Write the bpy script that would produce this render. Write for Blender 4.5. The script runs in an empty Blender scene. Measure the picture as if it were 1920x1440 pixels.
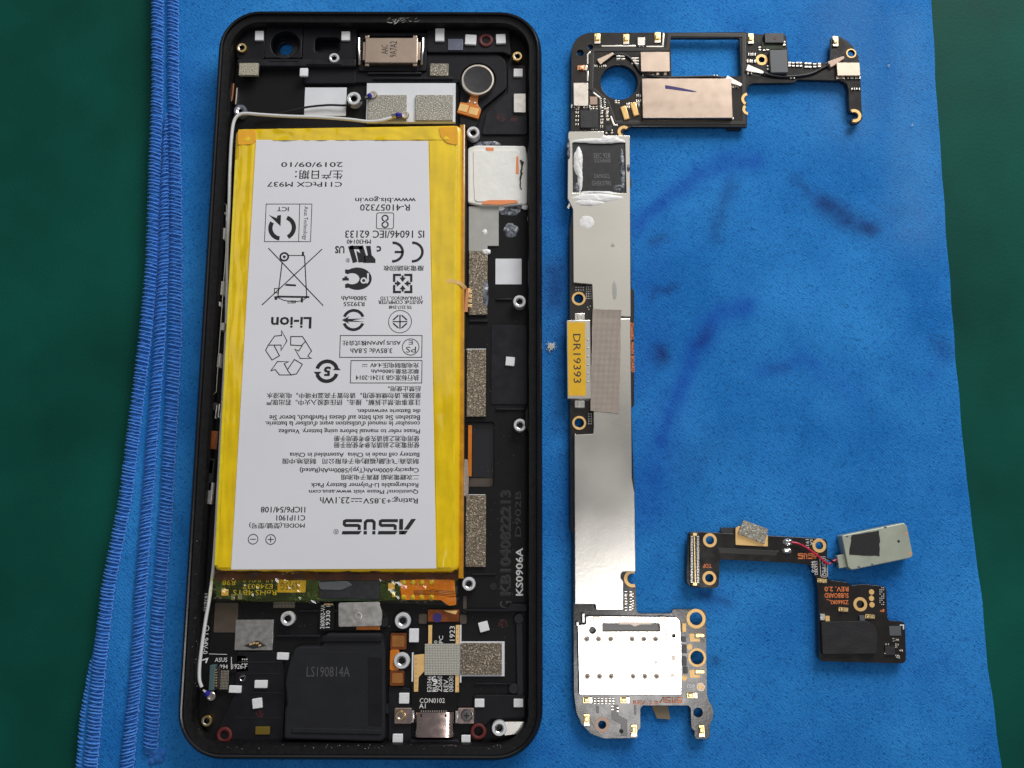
import bpy, math, random
import numpy as np
from mathutils import Vector, noise
from mathutils.geometry import tessellate_polygon

random.seed(7)
scene = bpy.context.scene
COL = scene.collection

# ------------------------------------------------------------------ camera
FPX, TILT, CAMH = 1700.0, math.radians(9.42), 210.0      # focal length in photo pixels, tilt, height in mm
cam_data = bpy.data.cameras.new('camera')
cam_data.sensor_width = 36.0
cam_data.lens = 36.0 * FPX / 1920.0
cam_data.clip_start, cam_data.clip_end = 0.005, 20.0
cam = bpy.data.objects.new('camera', cam_data)
cam.location = (0, 0, CAMH * 0.001)
cam.rotation_euler = (TILT, 0, 0)
COL.objects.link(cam)
scene.camera = cam

# ------------------------------------------------------------------ world and lamps (indoor workbench)
world = bpy.data.worlds.new('World')
scene.world = world
world.use_nodes = True
bg = world.node_tree.nodes['Background']
bg.inputs['Color'].default_value = (0.93, 0.96, 1.0, 1)
bg.inputs['Strength'].default_value = 0.165

def area_lamp(name, loc, target, sx, sy, watts, color):
    d = bpy.data.lights.new(name, 'AREA')
    d.shape = 'RECTANGLE'; d.size, d.size_y = sx, sy
    d.energy = watts; d.color = color
    o = bpy.data.objects.new(name, d)
    o.location = loc
    o.rotation_euler = (Vector(target) - Vector(loc)).to_track_quat('-Z', 'Y').to_euler()
    COL.objects.link(o)
    return o

area_lamp('window_side_lamp', (0.27, 0.58, 0.37), (0.02, 0.08, 0), 0.40, 0.32, 5.0, (1.0, 0.985, 0.96))
area_lamp('bench_lamp', (0.112, -0.124, 0.60), (0.028, -0.031, 0), 0.122, 0.096, 0.54, (1.0, 0.97, 0.95))

area_lamp('added_ceiling_panel', (0.05, 0.74, 1.50), (0.05, 0.30, 0), 1.3, 0.95, 2.5, (1.0, 0.95, 0.86))  # unseen overhead panel, added to brighten the upper shields by reflection

vs = scene.view_settings
vs.view_transform = 'Standard'; vs.look = 'None'; vs.exposure = -0.17; vs.gamma = 1.0
vs.use_curve_mapping = False

# ------------------------------------------------------------------ photo pixel -> millimetres on a plane of height z
ST, CT = math.sin(TILT), math.cos(TILT)
def mmpx(y, z=0.0):
    return (CAMH - z) / ((y - 720.0) * ST + FPX * CT)
def P(x, y, z=0.0):
    u, v = x - 960.0, y - 720.0
    s = (CAMH - z) / (v * ST + FPX * CT)
    return (u * s, (-v * CT + FPX * ST) * s)
def Q(pts, z):
    return [P(x, y, z) for x, y in pts]
def rnd(poly, r, seg=4):
    """round the corners of a polygon (mm)"""
    out = []; n = len(poly)
    for i in range(n):
        p = Vector(poly[i]); a = Vector(poly[i-1]); b = Vector(poly[(i+1) % n])
        da, db = a - p, b - p
        rr = min(r, da.length * .49, db.length * .49)
        if rr < 1e-4:
            out.append(tuple(p)); continue
        da.normalize(); db.normalize()
        s, e = p + da * rr, p + db * rr
        for k in range(seg + 1):
            t = k / seg
            q = s * (1-t)**2 + p * 2*t*(1-t) + e * t*t
            out.append((q.x, q.y))
    return out
def RR(x0, y0, x1, y1, z, r=0.0, seg=4):
    xm, ym = (x0+x1)/2, (y0+y1)/2
    X0, X1 = P(x0, ym, z)[0], P(x1, ym, z)[0]
    Y0, Y1 = P(xm, y1, z)[1], P(xm, y0, z)[1]
    p = [(X0, Y0), (X1, Y0), (X1, Y1), (X0, Y1)]
    return rnd(p, r, seg) if r else p
def RB(cx, cy, w, h, deg, z, r=0.0):
    c = P(cx, cy, z); s = mmpx(cy, z); a = math.radians(deg)
    w, h = w*s/2, h*s/2
    p = [(c[0]+math.cos(a)*i*w-math.sin(a)*j*h, c[1]+math.sin(a)*i*w+math.cos(a)*j*h) for i, j in ((-1,-1),(1,-1),(1,1),(-1,1))]
    return rnd(p, r) if r else p
def CI(cx, cy, r, z, n=24, a0=0.0, a1=360.0):
    c = P(cx, cy, z); s = mmpx(cy, z)*r
    full = abs(a1-a0) >= 360
    m = n if full else n+1
    return [(c[0]+s*math.cos(math.radians(a0+(a1-a0)*i/n)), c[1]+s*math.sin(math.radians(a0+(a1-a0)*i/n))) for i in range(m)]
def area2(p):
    return sum(p[i-1][0]*p[i][1]-p[i][0]*p[i-1][1] for i in range(len(p)))
def inset(p, d):
    n = len(p); out = []
    for i in range(n):
        a, b, c = Vector(p[i-1]), Vector(p[i]), Vector(p[(i+1) % n])
        e1, e2 = (b-a), (c-b)
        if e1.length < 1e-9 or e2.length < 1e-9:
            out.append(tuple(b)); continue
        e1.normalize(); e2.normalize()
        n1, n2 = Vector((-e1.y, e1.x)), Vector((-e2.y, e2.x))
        m = n1+n2
        if m.length < 1e-6: m = n1.copy()
        m.normalize()
        k = d / max(.35, m.dot(n1))
        out.append((b.x+m.x*k, b.y+m.y*k))
    return out

# ------------------------------------------------------------------ mesh builder (millimetres in, metres out)
WL = {}
class MB:
    def __init__(self): self.v=[]; self.f=[]; self.fm=[]; self.mi=0; self.flatf=set()
    def add(self, vs, fs):
        o=len(self.v); self.v+=[tuple(q) for q in vs]
        for f in fs: self.f.append(tuple(o+i for i in f)); self.fm.append(self.mi)
    def cap(self, loops, z, up=True, zf=None):
        vs=[Vector((x,y,0)) for l in loops for x,y in l]
        tris=tessellate_polygon([[Vector((x,y,0)) for x,y in l] for l in loops])
        fs=[]
        for t in tris:
            a,b,c=(vs[i] for i in t)
            s=(b.x-a.x)*(c.y-a.y)-(b.y-a.y)*(c.x-a.x)
            if abs(s)<1e-12: continue
            fs.append(tuple(t) if (s>0)==up else (t[0],t[2],t[1]))
        self.add([(q.x,q.y,zf(q.x,q.y) if zf else z) for q in vs], fs)
    def prism(self, poly, z0, z1, b=0.0, holes=(), bottom=True):
        loops=[list(poly) if area2(poly)>0 else list(reversed(poly))]
        for h in holes: loops.append(list(h) if area2(h)<0 else list(reversed(h)))
        tops=[]
        for l in loops:
            n=len(l)
            rings=[(l,z0)]
            if b>0:
                rings.append((l,z1-b)); l2=inset(l,b*.3); rings.append((l2,z1-b*.3)); l3=inset(l,b); rings.append((l3,z1)); tops.append(l3)
            else:
                rings.append((l,z1)); tops.append(l)
            vs=[(x,y,z) for r,z in rings for x,y in r]; fs=[]
            for k in range(len(rings)-1):
                for i in range(n):
                    j=(i+1)%n
                    fs.append((k*n+i,k*n+j,(k+1)*n+j,(k+1)*n+i))
            self.add(vs,fs)
        self.cap(tops,z1,True)
        if bottom: self.cap(loops,z0,False)
        return self
    def flat(self, poly, z, holes=()):
        self.cap([poly]+list(holes), z, True); return self
    def lathe(self, c, prof, n=24):
        vs=[]; fs=[]; m=len(prof)
        for r,z in prof:
            for i in range(n):
                a=2*math.pi*i/n; vs.append((c[0]+r*math.cos(a),c[1]+r*math.sin(a),z))
        for k in range(m-1):
            for i in range(n):
                j=(i+1)%n; fs.append((k*n+i,k*n+j,(k+1)*n+j,(k+1)*n+i))
        self.add(vs,fs); return self
    def ribbon(self, pts, w, z, closed=False):
        n=len(pts); L=[];R=[]
        for i in range(n):
            b=Vector(pts[i])
            if closed or 0<i<n-1: a,c=Vector(pts[i-1]),Vector(pts[(i+1)%n])
            elif i==0: a=b-(Vector(pts[1])-b); c=Vector(pts[1])
            else: a=Vector(pts[i-1]); c=b+(b-a)
            e1=(b-a).normalized(); e2=(c-b).normalized()
            n1=Vector((-e1.y,e1.x)); n2=Vector((-e2.y,e2.x)); m=(n1+n2)
            if m.length<1e-6: m=n1.copy()
            m.normalize(); k=w/2/max(.45,m.dot(n1))
            L.append((b.x+m.x*k,b.y+m.y*k,z)); R.append((b.x-m.x*k,b.y-m.y*k,z))
        fs=[]
        for i in range(n if closed else n-1):
            j=(i+1)%n; fs.append((i,n+i,n+j,j))
        self.add(L+R,fs); return self
    def tube(self, pts, r, n=8, caps=True):
        """pts 3-D mm; r number or list"""
        m=len(pts); pts=[Vector(p) for p in pts]; vs=[];fs=[]
        for i,p in enumerate(pts):
            t=(pts[min(i+1,m-1)]-pts[max(i-1,0)]).normalized()
            up=Vector((0,0,1)) if abs(t.z)<.9 else Vector((1,0,0))
            s=t.cross(up).normalized(); u=s.cross(t)
            rr=r[i] if isinstance(r,(list,tuple)) else r
            for k in range(n):
                a=2*math.pi*k/n; q=p+s*(rr*math.cos(a))+u*(rr*math.sin(a)); vs.append(tuple(q))
        for i in range(m-1):
            for k in range(n):
                j=(k+1)%n; fs.append((i*n+k,i*n+j,(i+1)*n+j,(i+1)*n+k))
        if caps:
            fs.append(tuple(range(n))); fs.append(tuple((m-1)*n+k for k in reversed(range(n))))
        self.add(vs,fs); return self
    def dome(self, c, r, z, h, n=12, rings=4, sx=1., sy=1.):
        pr=[]
        vs=[];fs=[]
        for k in range(rings+1):
            a=math.pi/2*k/rings
            for i in range(n):
                q=2*math.pi*i/n
                vs.append((c[0]+sx*r*math.cos(a)*math.cos(q),c[1]+sy*r*math.cos(a)*math.sin(q),z+h*math.sin(a)))
        for k in range(rings):
            for i in range(n):
                j=(i+1)%n; fs.append((k*n+i,k*n+j,(k+1)*n+j,(k+1)*n+i))
        self.add(vs,fs); return self
    def build(self, name, mat, parent=None, smooth=True, ang=38):
        V=np.array(self.v,dtype=float)
        lo,hi=V.min(0),V.max(0)
        c=np.array([(lo[0]+hi[0])/2,(lo[1]+hi[1])/2,lo[2]])
        me=bpy.data.meshes.new(name)
        me.from_pydata(((V-c)*.001).tolist(),[],self.f)
        mats=mat if isinstance(mat,(list,tuple)) else [mat]
        for mm in mats: me.materials.append(M[mm])
        if len(mats)>1: me.polygons.foreach_set('material_index',self.fm)
        if smooth:
            me.polygons.foreach_set('use_smooth',[True]*len(me.polygons))
            me.set_sharp_from_angle(angle=math.radians(ang))
        me.update()
        o=bpy.data.objects.new(name,me); COL.objects.link(o)
        pl=np.zeros(3)
        if parent is not None: o.parent=parent; pl=WL[parent.name]
        WL[o.name]=c
        o.location=((c-pl)*.001).tolist()
        return o
def thing(name,label,cat,loc,group=None):
    o=bpy.data.objects.new(name,None); COL.objects.link(o)
    o.empty_display_size=.01
    o.location=tuple(q*.001 for q in loc); WL[o.name]=np.array(loc,dtype=float)
    return tag(o,label,cat,group)
def tag(o,label,cat,group=None):
    o['label']=label; o['category']=cat
    if group: o['group']=group
    return o

# text: glyph outlines of the built-in face fitted into a photo box; rot 0 normal, 180 upside down, 90 reading up, 270 reading down
def boxmap(x0,y0,x1,y1,rot,z):
    p=RR(x0,y0,x1,y1,z); (X0,Y0),(X1,Y1)=p[0],p[2]
    if rot==0:   return lambda a,b:(X0+(X1-X0)*a, Y0+(Y1-Y0)*b)
    if rot==180: return lambda a,b:(X1-(X1-X0)*a, Y1-(Y1-Y0)*b)
    if rot==90:  return lambda a,b:(X1-(X1-X0)*b, Y0+(Y1-Y0)*a)
    return lambda a,b:(X0+(X1-X0)*b, Y1-(Y1-Y0)*a)
def glyphs(body,bold=0.0,res=2):
    cu=bpy.data.curves.new('tmp','FONT'); cu.body=body; cu.resolution_u=res; cu.offset=bold
    ob=bpy.data.objects.new('tmp',cu); me=ob.to_mesh()
    vs=[(v.co.x,v.co.y) for v in me.vertices]; fs=[tuple(p.vertices) for p in me.polygons]
    ob.to_mesh_clear(); bpy.data.objects.remove(ob); bpy.data.curves.remove(cu)
    return vs,fs
def text_into(mb,body,box,rot,z,bold=0.0,quad=None):
    vs,fs=glyphs(body,bold)
    if not vs: return
    ax0=min(v[0] for v in vs);ax1=max(v[0] for v in vs);ay0=min(v[1] for v in vs);ay1=max(v[1] for v in vs)
    f=quad or boxmap(*box,rot,z)
    out=[]
    for x,y in vs:
        X,Y=f((x-ax0)/(ax1-ax0),(y-ay0)/max(1e-6,(ay1-ay0))); out.append((X,Y,z))
    g=[]
    for q in fs:
        a,b,c=(out[i] for i in q[:3]); s=(b[0]-a[0])*(c[1]-a[1])-(b[1]-a[1])*(c[0]-a[0])
        g.append(q if s>0 else tuple(reversed(q)))
    mb.add(out,g)
def text(body,box,rot,z,mat,parent,bold=0.0,name='lettering',quad=None):
    mb=MB(); text_into(mb,body,box,rot,z,bold,quad)
    return mb.build(name,mat,parent,smooth=False)

# ------------------------------------------------------------------ materials
M={}
def lin(c):
    return tuple(((x/255)/12.92 if x/255<=.04045 else ((x/255+.055)/1.055)**2.4) for x in c)
def alb(*c,k=0.75):
    return tuple(min(.86,x/k) for x in lin(c))
def mat(name,color,rough=.5,metal=0.0,spec=.5,coat=0.0,bump=None,vary=None,sheen=0.0,aniso=None,speck=None):
    m=bpy.data.materials.new(name); m.use_nodes=True; nt=m.node_tree; b=nt.nodes['Principled BSDF']
    b.inputs['Base Color'].default_value=(*color,1); b.inputs['Roughness'].default_value=rough
    b.inputs['Metallic'].default_value=metal; b.inputs['Specular IOR Level'].default_value=spec
    b.inputs['Coat Weight'].default_value=coat; b.inputs['Coat Roughness'].default_value=.08
    if sheen: b.inputs['Sheen Weight'].default_value=sheen; b.inputs['Sheen Roughness'].default_value=.4
    geo=nt.nodes.new('ShaderNodeNewGeometry')
    def nz(scale,detail=2.0,rg=.55):
        n=nt.nodes.new('ShaderNodeTexNoise'); n.inputs['Scale'].default_value=scale; n.inputs['Detail'].default_value=detail; n.inputs['Roughness'].default_value=rg
        nt.links.new(geo.outputs['Position'],n.inputs['Vector']); return n
    src=None
    if vary:
        amt,scale=vary
        n=nz(scale,3.0); mr=nt.nodes.new('ShaderNodeMapRange')
        mr.inputs['From Min'].default_value=.3; mr.inputs['From Max'].default_value=.7
        mr.inputs['To Min'].default_value=1-amt; mr.inputs['To Max'].default_value=1+amt
        nt.links.new(n.outputs['Fac'],mr.inputs['Value'])
        vm=nt.nodes.new('ShaderNodeVectorMath'); vm.operation='SCALE'; vm.inputs[0].default_value=color
        nt.links.new(mr.outputs['Result'],vm.inputs['Scale']); src=vm.outputs['Vector']
        nt.links.new(src,b.inputs['Base Color'])
        ad=nt.nodes.new('ShaderNodeMapRange'); ad.inputs['To Min'].default_value=max(.02,rough-.1); ad.inputs['To Max'].default_value=min(1,rough+.1)
        nt.links.new(n.outputs['Fac'],ad.inputs['Value']); nt.links.new(ad.outputs['Result'],b.inputs['Roughness'])
    if speck:
        cols,scale=speck        # list of (pos,color)
        n=nz(scale,2.0,.7); r=nt.nodes.new('ShaderNodeValToRGB')
        while len(r.color_ramp.elements)<len(cols): r.color_ramp.elements.new(.5)
        for e,(p,c) in zip(r.color_ramp.elements,cols): e.position=p; e.color=(*c,1)
        nt.links.new(n.outputs['Fac'],r.inputs['Fac']); nt.links.new(r.outputs['Color'],b.inputs['Base Color'])
    if bump:
        st,scale=bump
        n=nz(scale,3.0); bp=nt.nodes.new('ShaderNodeBump'); bp.inputs['Strength'].default_value=st; bp.inputs['Distance'].default_value=.0002
        nt.links.new(n.outputs['Fac'],bp.inputs['Height']); nt.links.new(bp.outputs['Normal'],b.inputs['Normal'])
    M[name]=m; return m
mat('mat_green',(.003,.070,.052),.55,spec=.10,vary=(.28,26),bump=(.25,1100))
mat('frame_black',(.006,.006,.009),.24,spec=.45,vary=(.3,120),bump=(.05,500))
mat('lip_black',(0.0060,0.0060,0.0071),.5,spec=.2,bump=(.3,1500),vary=(.5,700))
mat('floor_black',(0.0062,0.0062,0.0076),.55,spec=.2,bump=(.18,4000),vary=(.25,300))
mat('plastic_black',(0.0088,0.0088,0.0122),.5,spec=.2,bump=(.2,5000),vary=(.3,250))
mat('plastic_grey',(0.0157,0.0161,0.0210),.42,spec=.2,vary=(.3,400),bump=(.1,3000))
mat('graphite',(0.0050,0.0050,0.0056),.6,spec=.2,bump=(.1,2000))
mat('pocket_black',(.010,.010,.014),.3)
mat('speaker_black',(0.0177,0.0186,0.0228),.62,spec=.2,bump=(.3,6000),vary=(.15,200))
mat('engrave',(.075,.075,.078),.5)
mat('engrave_dark',(.004,.004,.004),.5)
mat('engrave_soft',(.036,.036,.04),.6)
mat('pad_white',alb(205,205,208),.75,bump=(.3,2500),vary=(.05,800))
mat('sheet_white',alb(196,198,203),.5,vary=(.04,300))
mat('pad_grey',alb(150,150,146),.6,vary=(.07,400))
mat('pad_clear',alb(88,92,108),.25,vary=(.1,500))
mat('foil_silver',(.62,.60,.57),.35,1.0,vary=(.12,900))
mat('boss_steel',(.72,.72,.73),.32,1.0,vary=(.1,900))
mat('boss_cap',alb(186,188,192),.4,.3)
mat('steel',(.70,.69,.68),.22,1.0,vary=(.08,400))
mat('steel_dark',(.12,.12,.12),.35,.8)
mat('usb_steel',(.72,.55,.50),.16,1.0,vary=(.06,600))
mat('nickel',(.66,.60,.54),.34,1.0,vary=(.05,300),bump=(.05,1200))
mat('nickel_warm',(.46,.365,.30),.36,1.0,vary=(.04,400))
mat('shield',(.71,.69,.645),.24,1.0,vary=(.025,50),bump=(.03,1500))
mat('sim_steel',(.86,.82,.77),.20,1.0,vary=(.03,400))
mat('sim_dimple',(.42,.36,.31),.35,1.0)
mat('brass',(.78,.55,.22),.25,1.0)
mat('gold',(.88,.66,.32),.28,1.0,vary=(.1,2000))
mat('gold_matte',alb(214,172,112),.38,.35,vary=(.06,900))
mat('copper',(.75,.36,.2),.3,1.0)
mat('kapton_amber',alb(190,108,25),.18,coat=.6,vary=(.12,500))
mat('kapton_brown',alb(105,52,14),.15,coat=.7,vary=(.3,300))
mat('olive_gold',alb(112,94,34),.3,.4)
mat('kapton_fold',alb(70,34,10),.14,coat=1.0,vary=(.5,220))
mat('flex_bronze',alb(138,88,36),.25,coat=.5,vary=(.15,500))
mat('tan_flex',alb(112,98,74),.5)
mat('brown_pad',alb(66,56,48),.55,vary=(.15,500))
mat('yellow_tape',alb(214,172,0),.28,coat=.5,vary=(.10,130),bump=(.10,160))
mat('yellow_film',alb(218,178,0),.12,coat=.9,vary=(.12,160))
mat('yellow_corner',alb(214,150,0),.2,coat=.6,vary=(.1,300))
mat('yellow_overlap',alb(224,186,10),.16,coat=.8,vary=(.1,400))
mat('yellow_side',alb(170,118,0),.2,coat=.7,vary=(.3,300))
mat('label_grey',alb(202,203,209),.36,vary=(.02,45),bump=(.5,35))
mat('ink',(.012,.010,.016),.5)
mat('ink_soft',(.03,.028,.034),.5)
mat('ink_white',alb(205,205,205),.6)
mat('ink_orange',alb(205,112,60),.5)
mat('ink_yellow',alb(178,158,30),.4)
mat('ink_purple',(.028,.012,.15),.5)
mat('ink_blue',(.02,.015,.30),.25,coat=.6)
mat('ink_red',(.09,.005,.010),.5)
mat('red_rubber',(.11,.010,.010),.5)
mat('thermal_white',alb(214,216,206),.6,bump=(.35,900),vary=(.04,300))
mat('paste_white',alb(224,226,228),.42,bump=(.25,900),vary=(.05,700))
mat('paste_smear',alb(92,95,104),.35,bump=(.6,2000),speck=([(.36,alb(26,27,32)),(.48,alb(84,88,98)),(.60,alb(120,124,134)),(.72,alb(196,198,202))],900))
mat('paste_orange',alb(216,128,80),.5)
mat('chip_black',(.022,.022,.026),.35,vary=(.2,900))
mat('chip_grey',alb(76,78,82),.5,bump=(.1,3000))
mat('chip_tan',alb(148,126,112),.4,.5)
mat('chip_end',(.75,.72,.66),.25,1.0)
mat('solder',(.80,.80,.78),.18,1.0)
mat('pcb_black',(.021,.018,.017),.16,spec=.5,vary=(.12,400),bump=(.04,1500))
mat('pcb_trace',(.034,.031,.030),.24)
mat('pcb_edge',alb(58,50,40),.6)
mat('battery_pcb',(.022,.045,.012),.14,coat=.9,vary=(.6,260),bump=(.6,260))
mat('battery_dark',(.014,.010,.006),.12,coat=.8,bump=(.3,300))
mat('sticker_yellow',alb(206,160,18),.42,coat=.2,vary=(.05,400))
mat('sticker_pack',alb(176,146,20),.4,coat=.5)
mat('cable_white',alb(190,192,194),.38)
mat('cable_black',(.012,.012,.016),.35)
mat('wire_red',alb(176,26,58),.35)
mat('module_grey',alb(150,156,142),.42,.3,vary=(.10,220),bump=(.1,800))
mat('module_black',(.014,.014,.017),.7,bump=(.6,2500))
mat('teal_plastic',alb(64,84,86),.4)
mat('lint',alb(205,205,200),.9)
def foam(name,dark,mid,light):
    mat(name,mid,.45,.25,speck=([(.30,dark),(.47,mid),(.56,mid),(.68,light)],3600),bump=(1.0,3600))
foam('foam_grey',alb(46,42,36),alb(112,106,94),alb(206,198,182))
foam('foam_brown',alb(40,35,30),alb(104,94,80),alb(204,192,170))
foam('foam_light',alb(80,76,68),alb(138,134,124),alb(212,208,198))
foam('foam_tan',alb(120,114,100),alb(152,146,130),alb(190,184,168))
def fabric(name,a,b,scale):
    m=mat(name,a,.42,.35)
    nt=m.node_tree; bs=nt.nodes['Principled BSDF']; geo=nt.nodes.new('ShaderNodeNewGeometry')
    outs=[]
    for d in ('X','Y'):
        w=nt.nodes.new('ShaderNodeTexWave'); w.bands_direction=d; w.inputs['Scale'].default_value=scale
        w.inputs['Distortion'].default_value=1.2; w.inputs['Detail'].default_value=2
        nt.links.new(geo.outputs['Position'],w.inputs['Vector']); outs.append(w.outputs['Fac'])
    mu=nt.nodes.new('ShaderNodeMath'); mu.operation='MULTIPLY'
    nt.links.new(outs[0],mu.inputs[0]); nt.links.new(outs[1],mu.inputs[1])
    mx=nt.nodes.new('ShaderNodeMix'); mx.data_type='RGBA'; mx.inputs[6].default_value=(*a,1); mx.inputs[7].default_value=(*b,1)
    nt.links.new(mu.outputs[0],mx.inputs[0]); nt.links.new(mx.outputs[2],bs.inputs['Base Color'])
    bp=nt.nodes.new('ShaderNodeBump'); bp.inputs['Strength'].default_value=.6; bp.inputs['Distance'].default_value=.0001
    nt.links.new(mu.outputs[0],bp.inputs['Height']); nt.links.new(bp.outputs['Normal'],bs.inputs['Normal'])
fabric('fabric_tape',alb(128,118,110),alb(178,166,156),1100)
fabric('silver_tape',alb(140,136,124),alb(222,218,206),900)
fabric('mesh_pad',alb(64,60,54),alb(168,160,146),1000)
# blue microfibre
def cloth_mat():
    m=bpy.data.materials.new('cloth_blue'); m.use_nodes=True; nt=m.node_tree; b=nt.nodes['Principled BSDF']; N=nt.nodes.new; K=nt.links.new
    geo=N('ShaderNodeNewGeometry')
    at=N('ShaderNodeAttribute'); at.attribute_name='stain_and_tone'; sep=N('ShaderNodeSeparateColor'); K(at.outputs['Color'],sep.inputs[0])
    def nz(s,d=3,r=.6):
        n=N('ShaderNodeTexNoise'); n.inputs['Scale'].default_value=s; n.inputs['Detail'].default_value=d; n.inputs['Roughness'].default_value=r
        K(geo.outputs['Position'],n.inputs['Vector']); return n
    def mixc(fac,a,c):
        x=N('ShaderNodeMix'); x.data_type='RGBA'
        for sock,v in ((0,fac),(6,a),(7,c)):
            if isinstance(v,(tuple,float)): x.inputs[sock].default_value=(*v,1) if isinstance(v,tuple) else v
            else: K(v,x.inputs[sock])
        return x.outputs[2]
    def mr(src,a,c,lo,hi):
        x=N('ShaderNodeMapRange'); x.inputs['From Min'].default_value=a; x.inputs['From Max'].default_value=c; x.inputs['To Min'].default_value=lo; x.inputs['To Max'].default_value=hi
        K(src,x.inputs['Value']); return x.outputs['Result']
    broad=nz(28,3); fine=nz(1900,3,.75); mid=nz(260,3,.6)
    base=mixc(mr(broad.outputs['Fac'],.35,.65,0,1),(.012,.165,.53),(.032,.265,.71))
    base=mixc(mr(mid.outputs['Fac'],.55,.75,0,.35),base,(.012,.135,.46))
    base=mixc(mr(fine.outputs['Fac'],.54,.68,0,.8),base,(.006,.062,.27))
    base=mixc(mr(fine.outputs['Fac'],.42,.30,0,.6),base,(.06,.30,.70))
    nse=mr(mid.outputs['Fac'],.3,.7,.65,1.1)
    def mul(a,c):
        x=N('ShaderNodeMath'); x.operation='MULTIPLY'; x.use_clamp=True; K(a,x.inputs[0]); K(c,x.inputs[1]); return x.outputs[0]
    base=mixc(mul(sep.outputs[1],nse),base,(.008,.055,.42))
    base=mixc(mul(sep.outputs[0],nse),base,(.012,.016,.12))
    base=mixc(mul(sep.outputs[2],nse),base,(.16,.36,.62))
    K(base,b.inputs['Base Color']); b.inputs['Roughness'].default_value=.9; b.inputs['Specular IOR Level'].default_value=.15
    b.inputs['Sheen Weight'].default_value=.0; b.inputs['Sheen Roughness'].default_value=.5; b.inputs['Sheen Tint'].default_value=(.3,.6,1,1)
    w=N('ShaderNodeTexWave'); w.inputs['Scale'].default_value=760; w.bands_direction='DIAGONAL'; w.inputs['Distortion'].default_value=9.0; w.inputs['Detail'].default_value=2
    K(geo.outputs['Position'],w.inputs['Vector'])
    ad=N('ShaderNodeMath'); ad.operation='MULTIPLY_ADD'; K(w.outputs['Fac'],ad.inputs[0]); ad.inputs[1].default_value=.16; K(fine.outputs['Fac'],ad.inputs[2])
    bp=N('ShaderNodeBump'); bp.inputs['Strength'].default_value=.9; bp.inputs['Distance'].default_value=.0003
    K(ad.outputs[0],bp.inputs['Height']); K(bp.outputs['Normal'],b.inputs['Normal'])
    M['cloth_blue']=m
cloth_mat()
mat('hem_blue',(.030,.165,.55),.8,spec=.2,sheen=.3,bump=(.5,1800),vary=(.18,700))
mat('hem_thread',(.075,.26,.72),.75,spec=.2,vary=(.25,900))
mat('stitch_blue',(.13,.30,.72),.7,spec=.2)

# ------------------------------------------------------------------ setting: green bench mat
ZC=-0.0      # top of the cloth
ZM=-2.6      # top of the mat
mb=MB(); mb.prism([(-420,-330),(420,-330),(420,460),(-420,460)],ZM-3,ZM)
o=mb.build('workbench_mat','mat_green'); o['kind']='structure'; o['label']='dark green rubber workbench mat under the blue cloth'

# ------------------------------------------------------------------ blue cloth with hems
def interp(tab,y):
    ys=[t[0] for t in tab]; xs=[t[1] for t in tab]
    return float(np.interp(y,ys,xs))
LEFT=[(-120,291),(0,290),(174,290),(347,284),(500,279),(640,266),(940,230),(1100,199),(1250,170),(1340,155),(1440,146),(1560,134)]
RIGHT=[(-120,1735),(0,1743),(150,1752),(300,1762),(450,1772),(620,1785),(800,1800),(940,1815),(1050,1829),(1250,1850),(1440,1875),(1560,1890)]
cloth=thing('cleaning_cloth','blue microfibre cloth with ink stains spread under the phone','cloth',(0,0,ZM))
NX,NY=300,290
ys=np.linspace(-110,1550,NY); tt=np.linspace(0,1,NX)
V=[];px=[]
for y in ys:
    l,r=interp(LEFT,y),interp(RIGHT,y)
    # left roll-over edge, sheet, right roll-over edge
    row=[(l,-.9,ZM+.02),(l,-.95,-1.7),(l,-.7,-.9)]
    for t in tt: row.append((l+(r-l)*t,0,None))
    row+=[(r,.45,-.25),(r,.75,-.8),(r,.85,-1.6),(r,.7,ZM+.02)]
    for x,dx,z in row:
        X,Y=P(x,y,0)
        e=.35*noise.noise(Vector((0,Y*.11,3+x*.01)))*(1 if dx else 0)
        if z is None:
            n=noise.noise(Vector((X*.02,Y*.02,.3)))*.5+noise.noise(Vector((X*.06,Y*.05,4.)))*.25+noise.noise(Vector((X*.2,Y*.2,9.)))*.12
            z=min(0,-.25+.32*n)
        V.append((X+dx+e,Y,z)); px.append((x,y))
W=len(row); F=[]
for j in range(NY-1):
    for i in range(W-1):
        F.append((j*W+i,(j+1)*W+i,(j+1)*W+i+1,j*W+i+1))
mb=MB(); mb.v=V; mb.f=F; mb.fm=[0]*len(F)
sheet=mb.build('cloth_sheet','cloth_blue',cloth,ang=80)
px=np.array(px); S=np.zeros((len(px),4),dtype=np.float32); S[:,3]=1
warp=np.array([[noise.noise(Vector((x*.018,y*.018,1.))),noise.noise(Vector((x*.018,y*.018,7.)))] for x,y in px])*7
pw=px+warp
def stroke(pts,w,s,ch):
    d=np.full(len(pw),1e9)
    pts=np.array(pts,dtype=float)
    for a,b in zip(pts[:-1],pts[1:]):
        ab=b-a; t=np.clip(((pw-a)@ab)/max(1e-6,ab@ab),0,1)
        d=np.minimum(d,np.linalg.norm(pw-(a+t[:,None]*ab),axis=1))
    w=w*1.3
    S[:,ch]=np.maximum(S[:,ch],s*(.8 if ch<2 else 1)*np.exp(-(d/w)**2))
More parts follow.
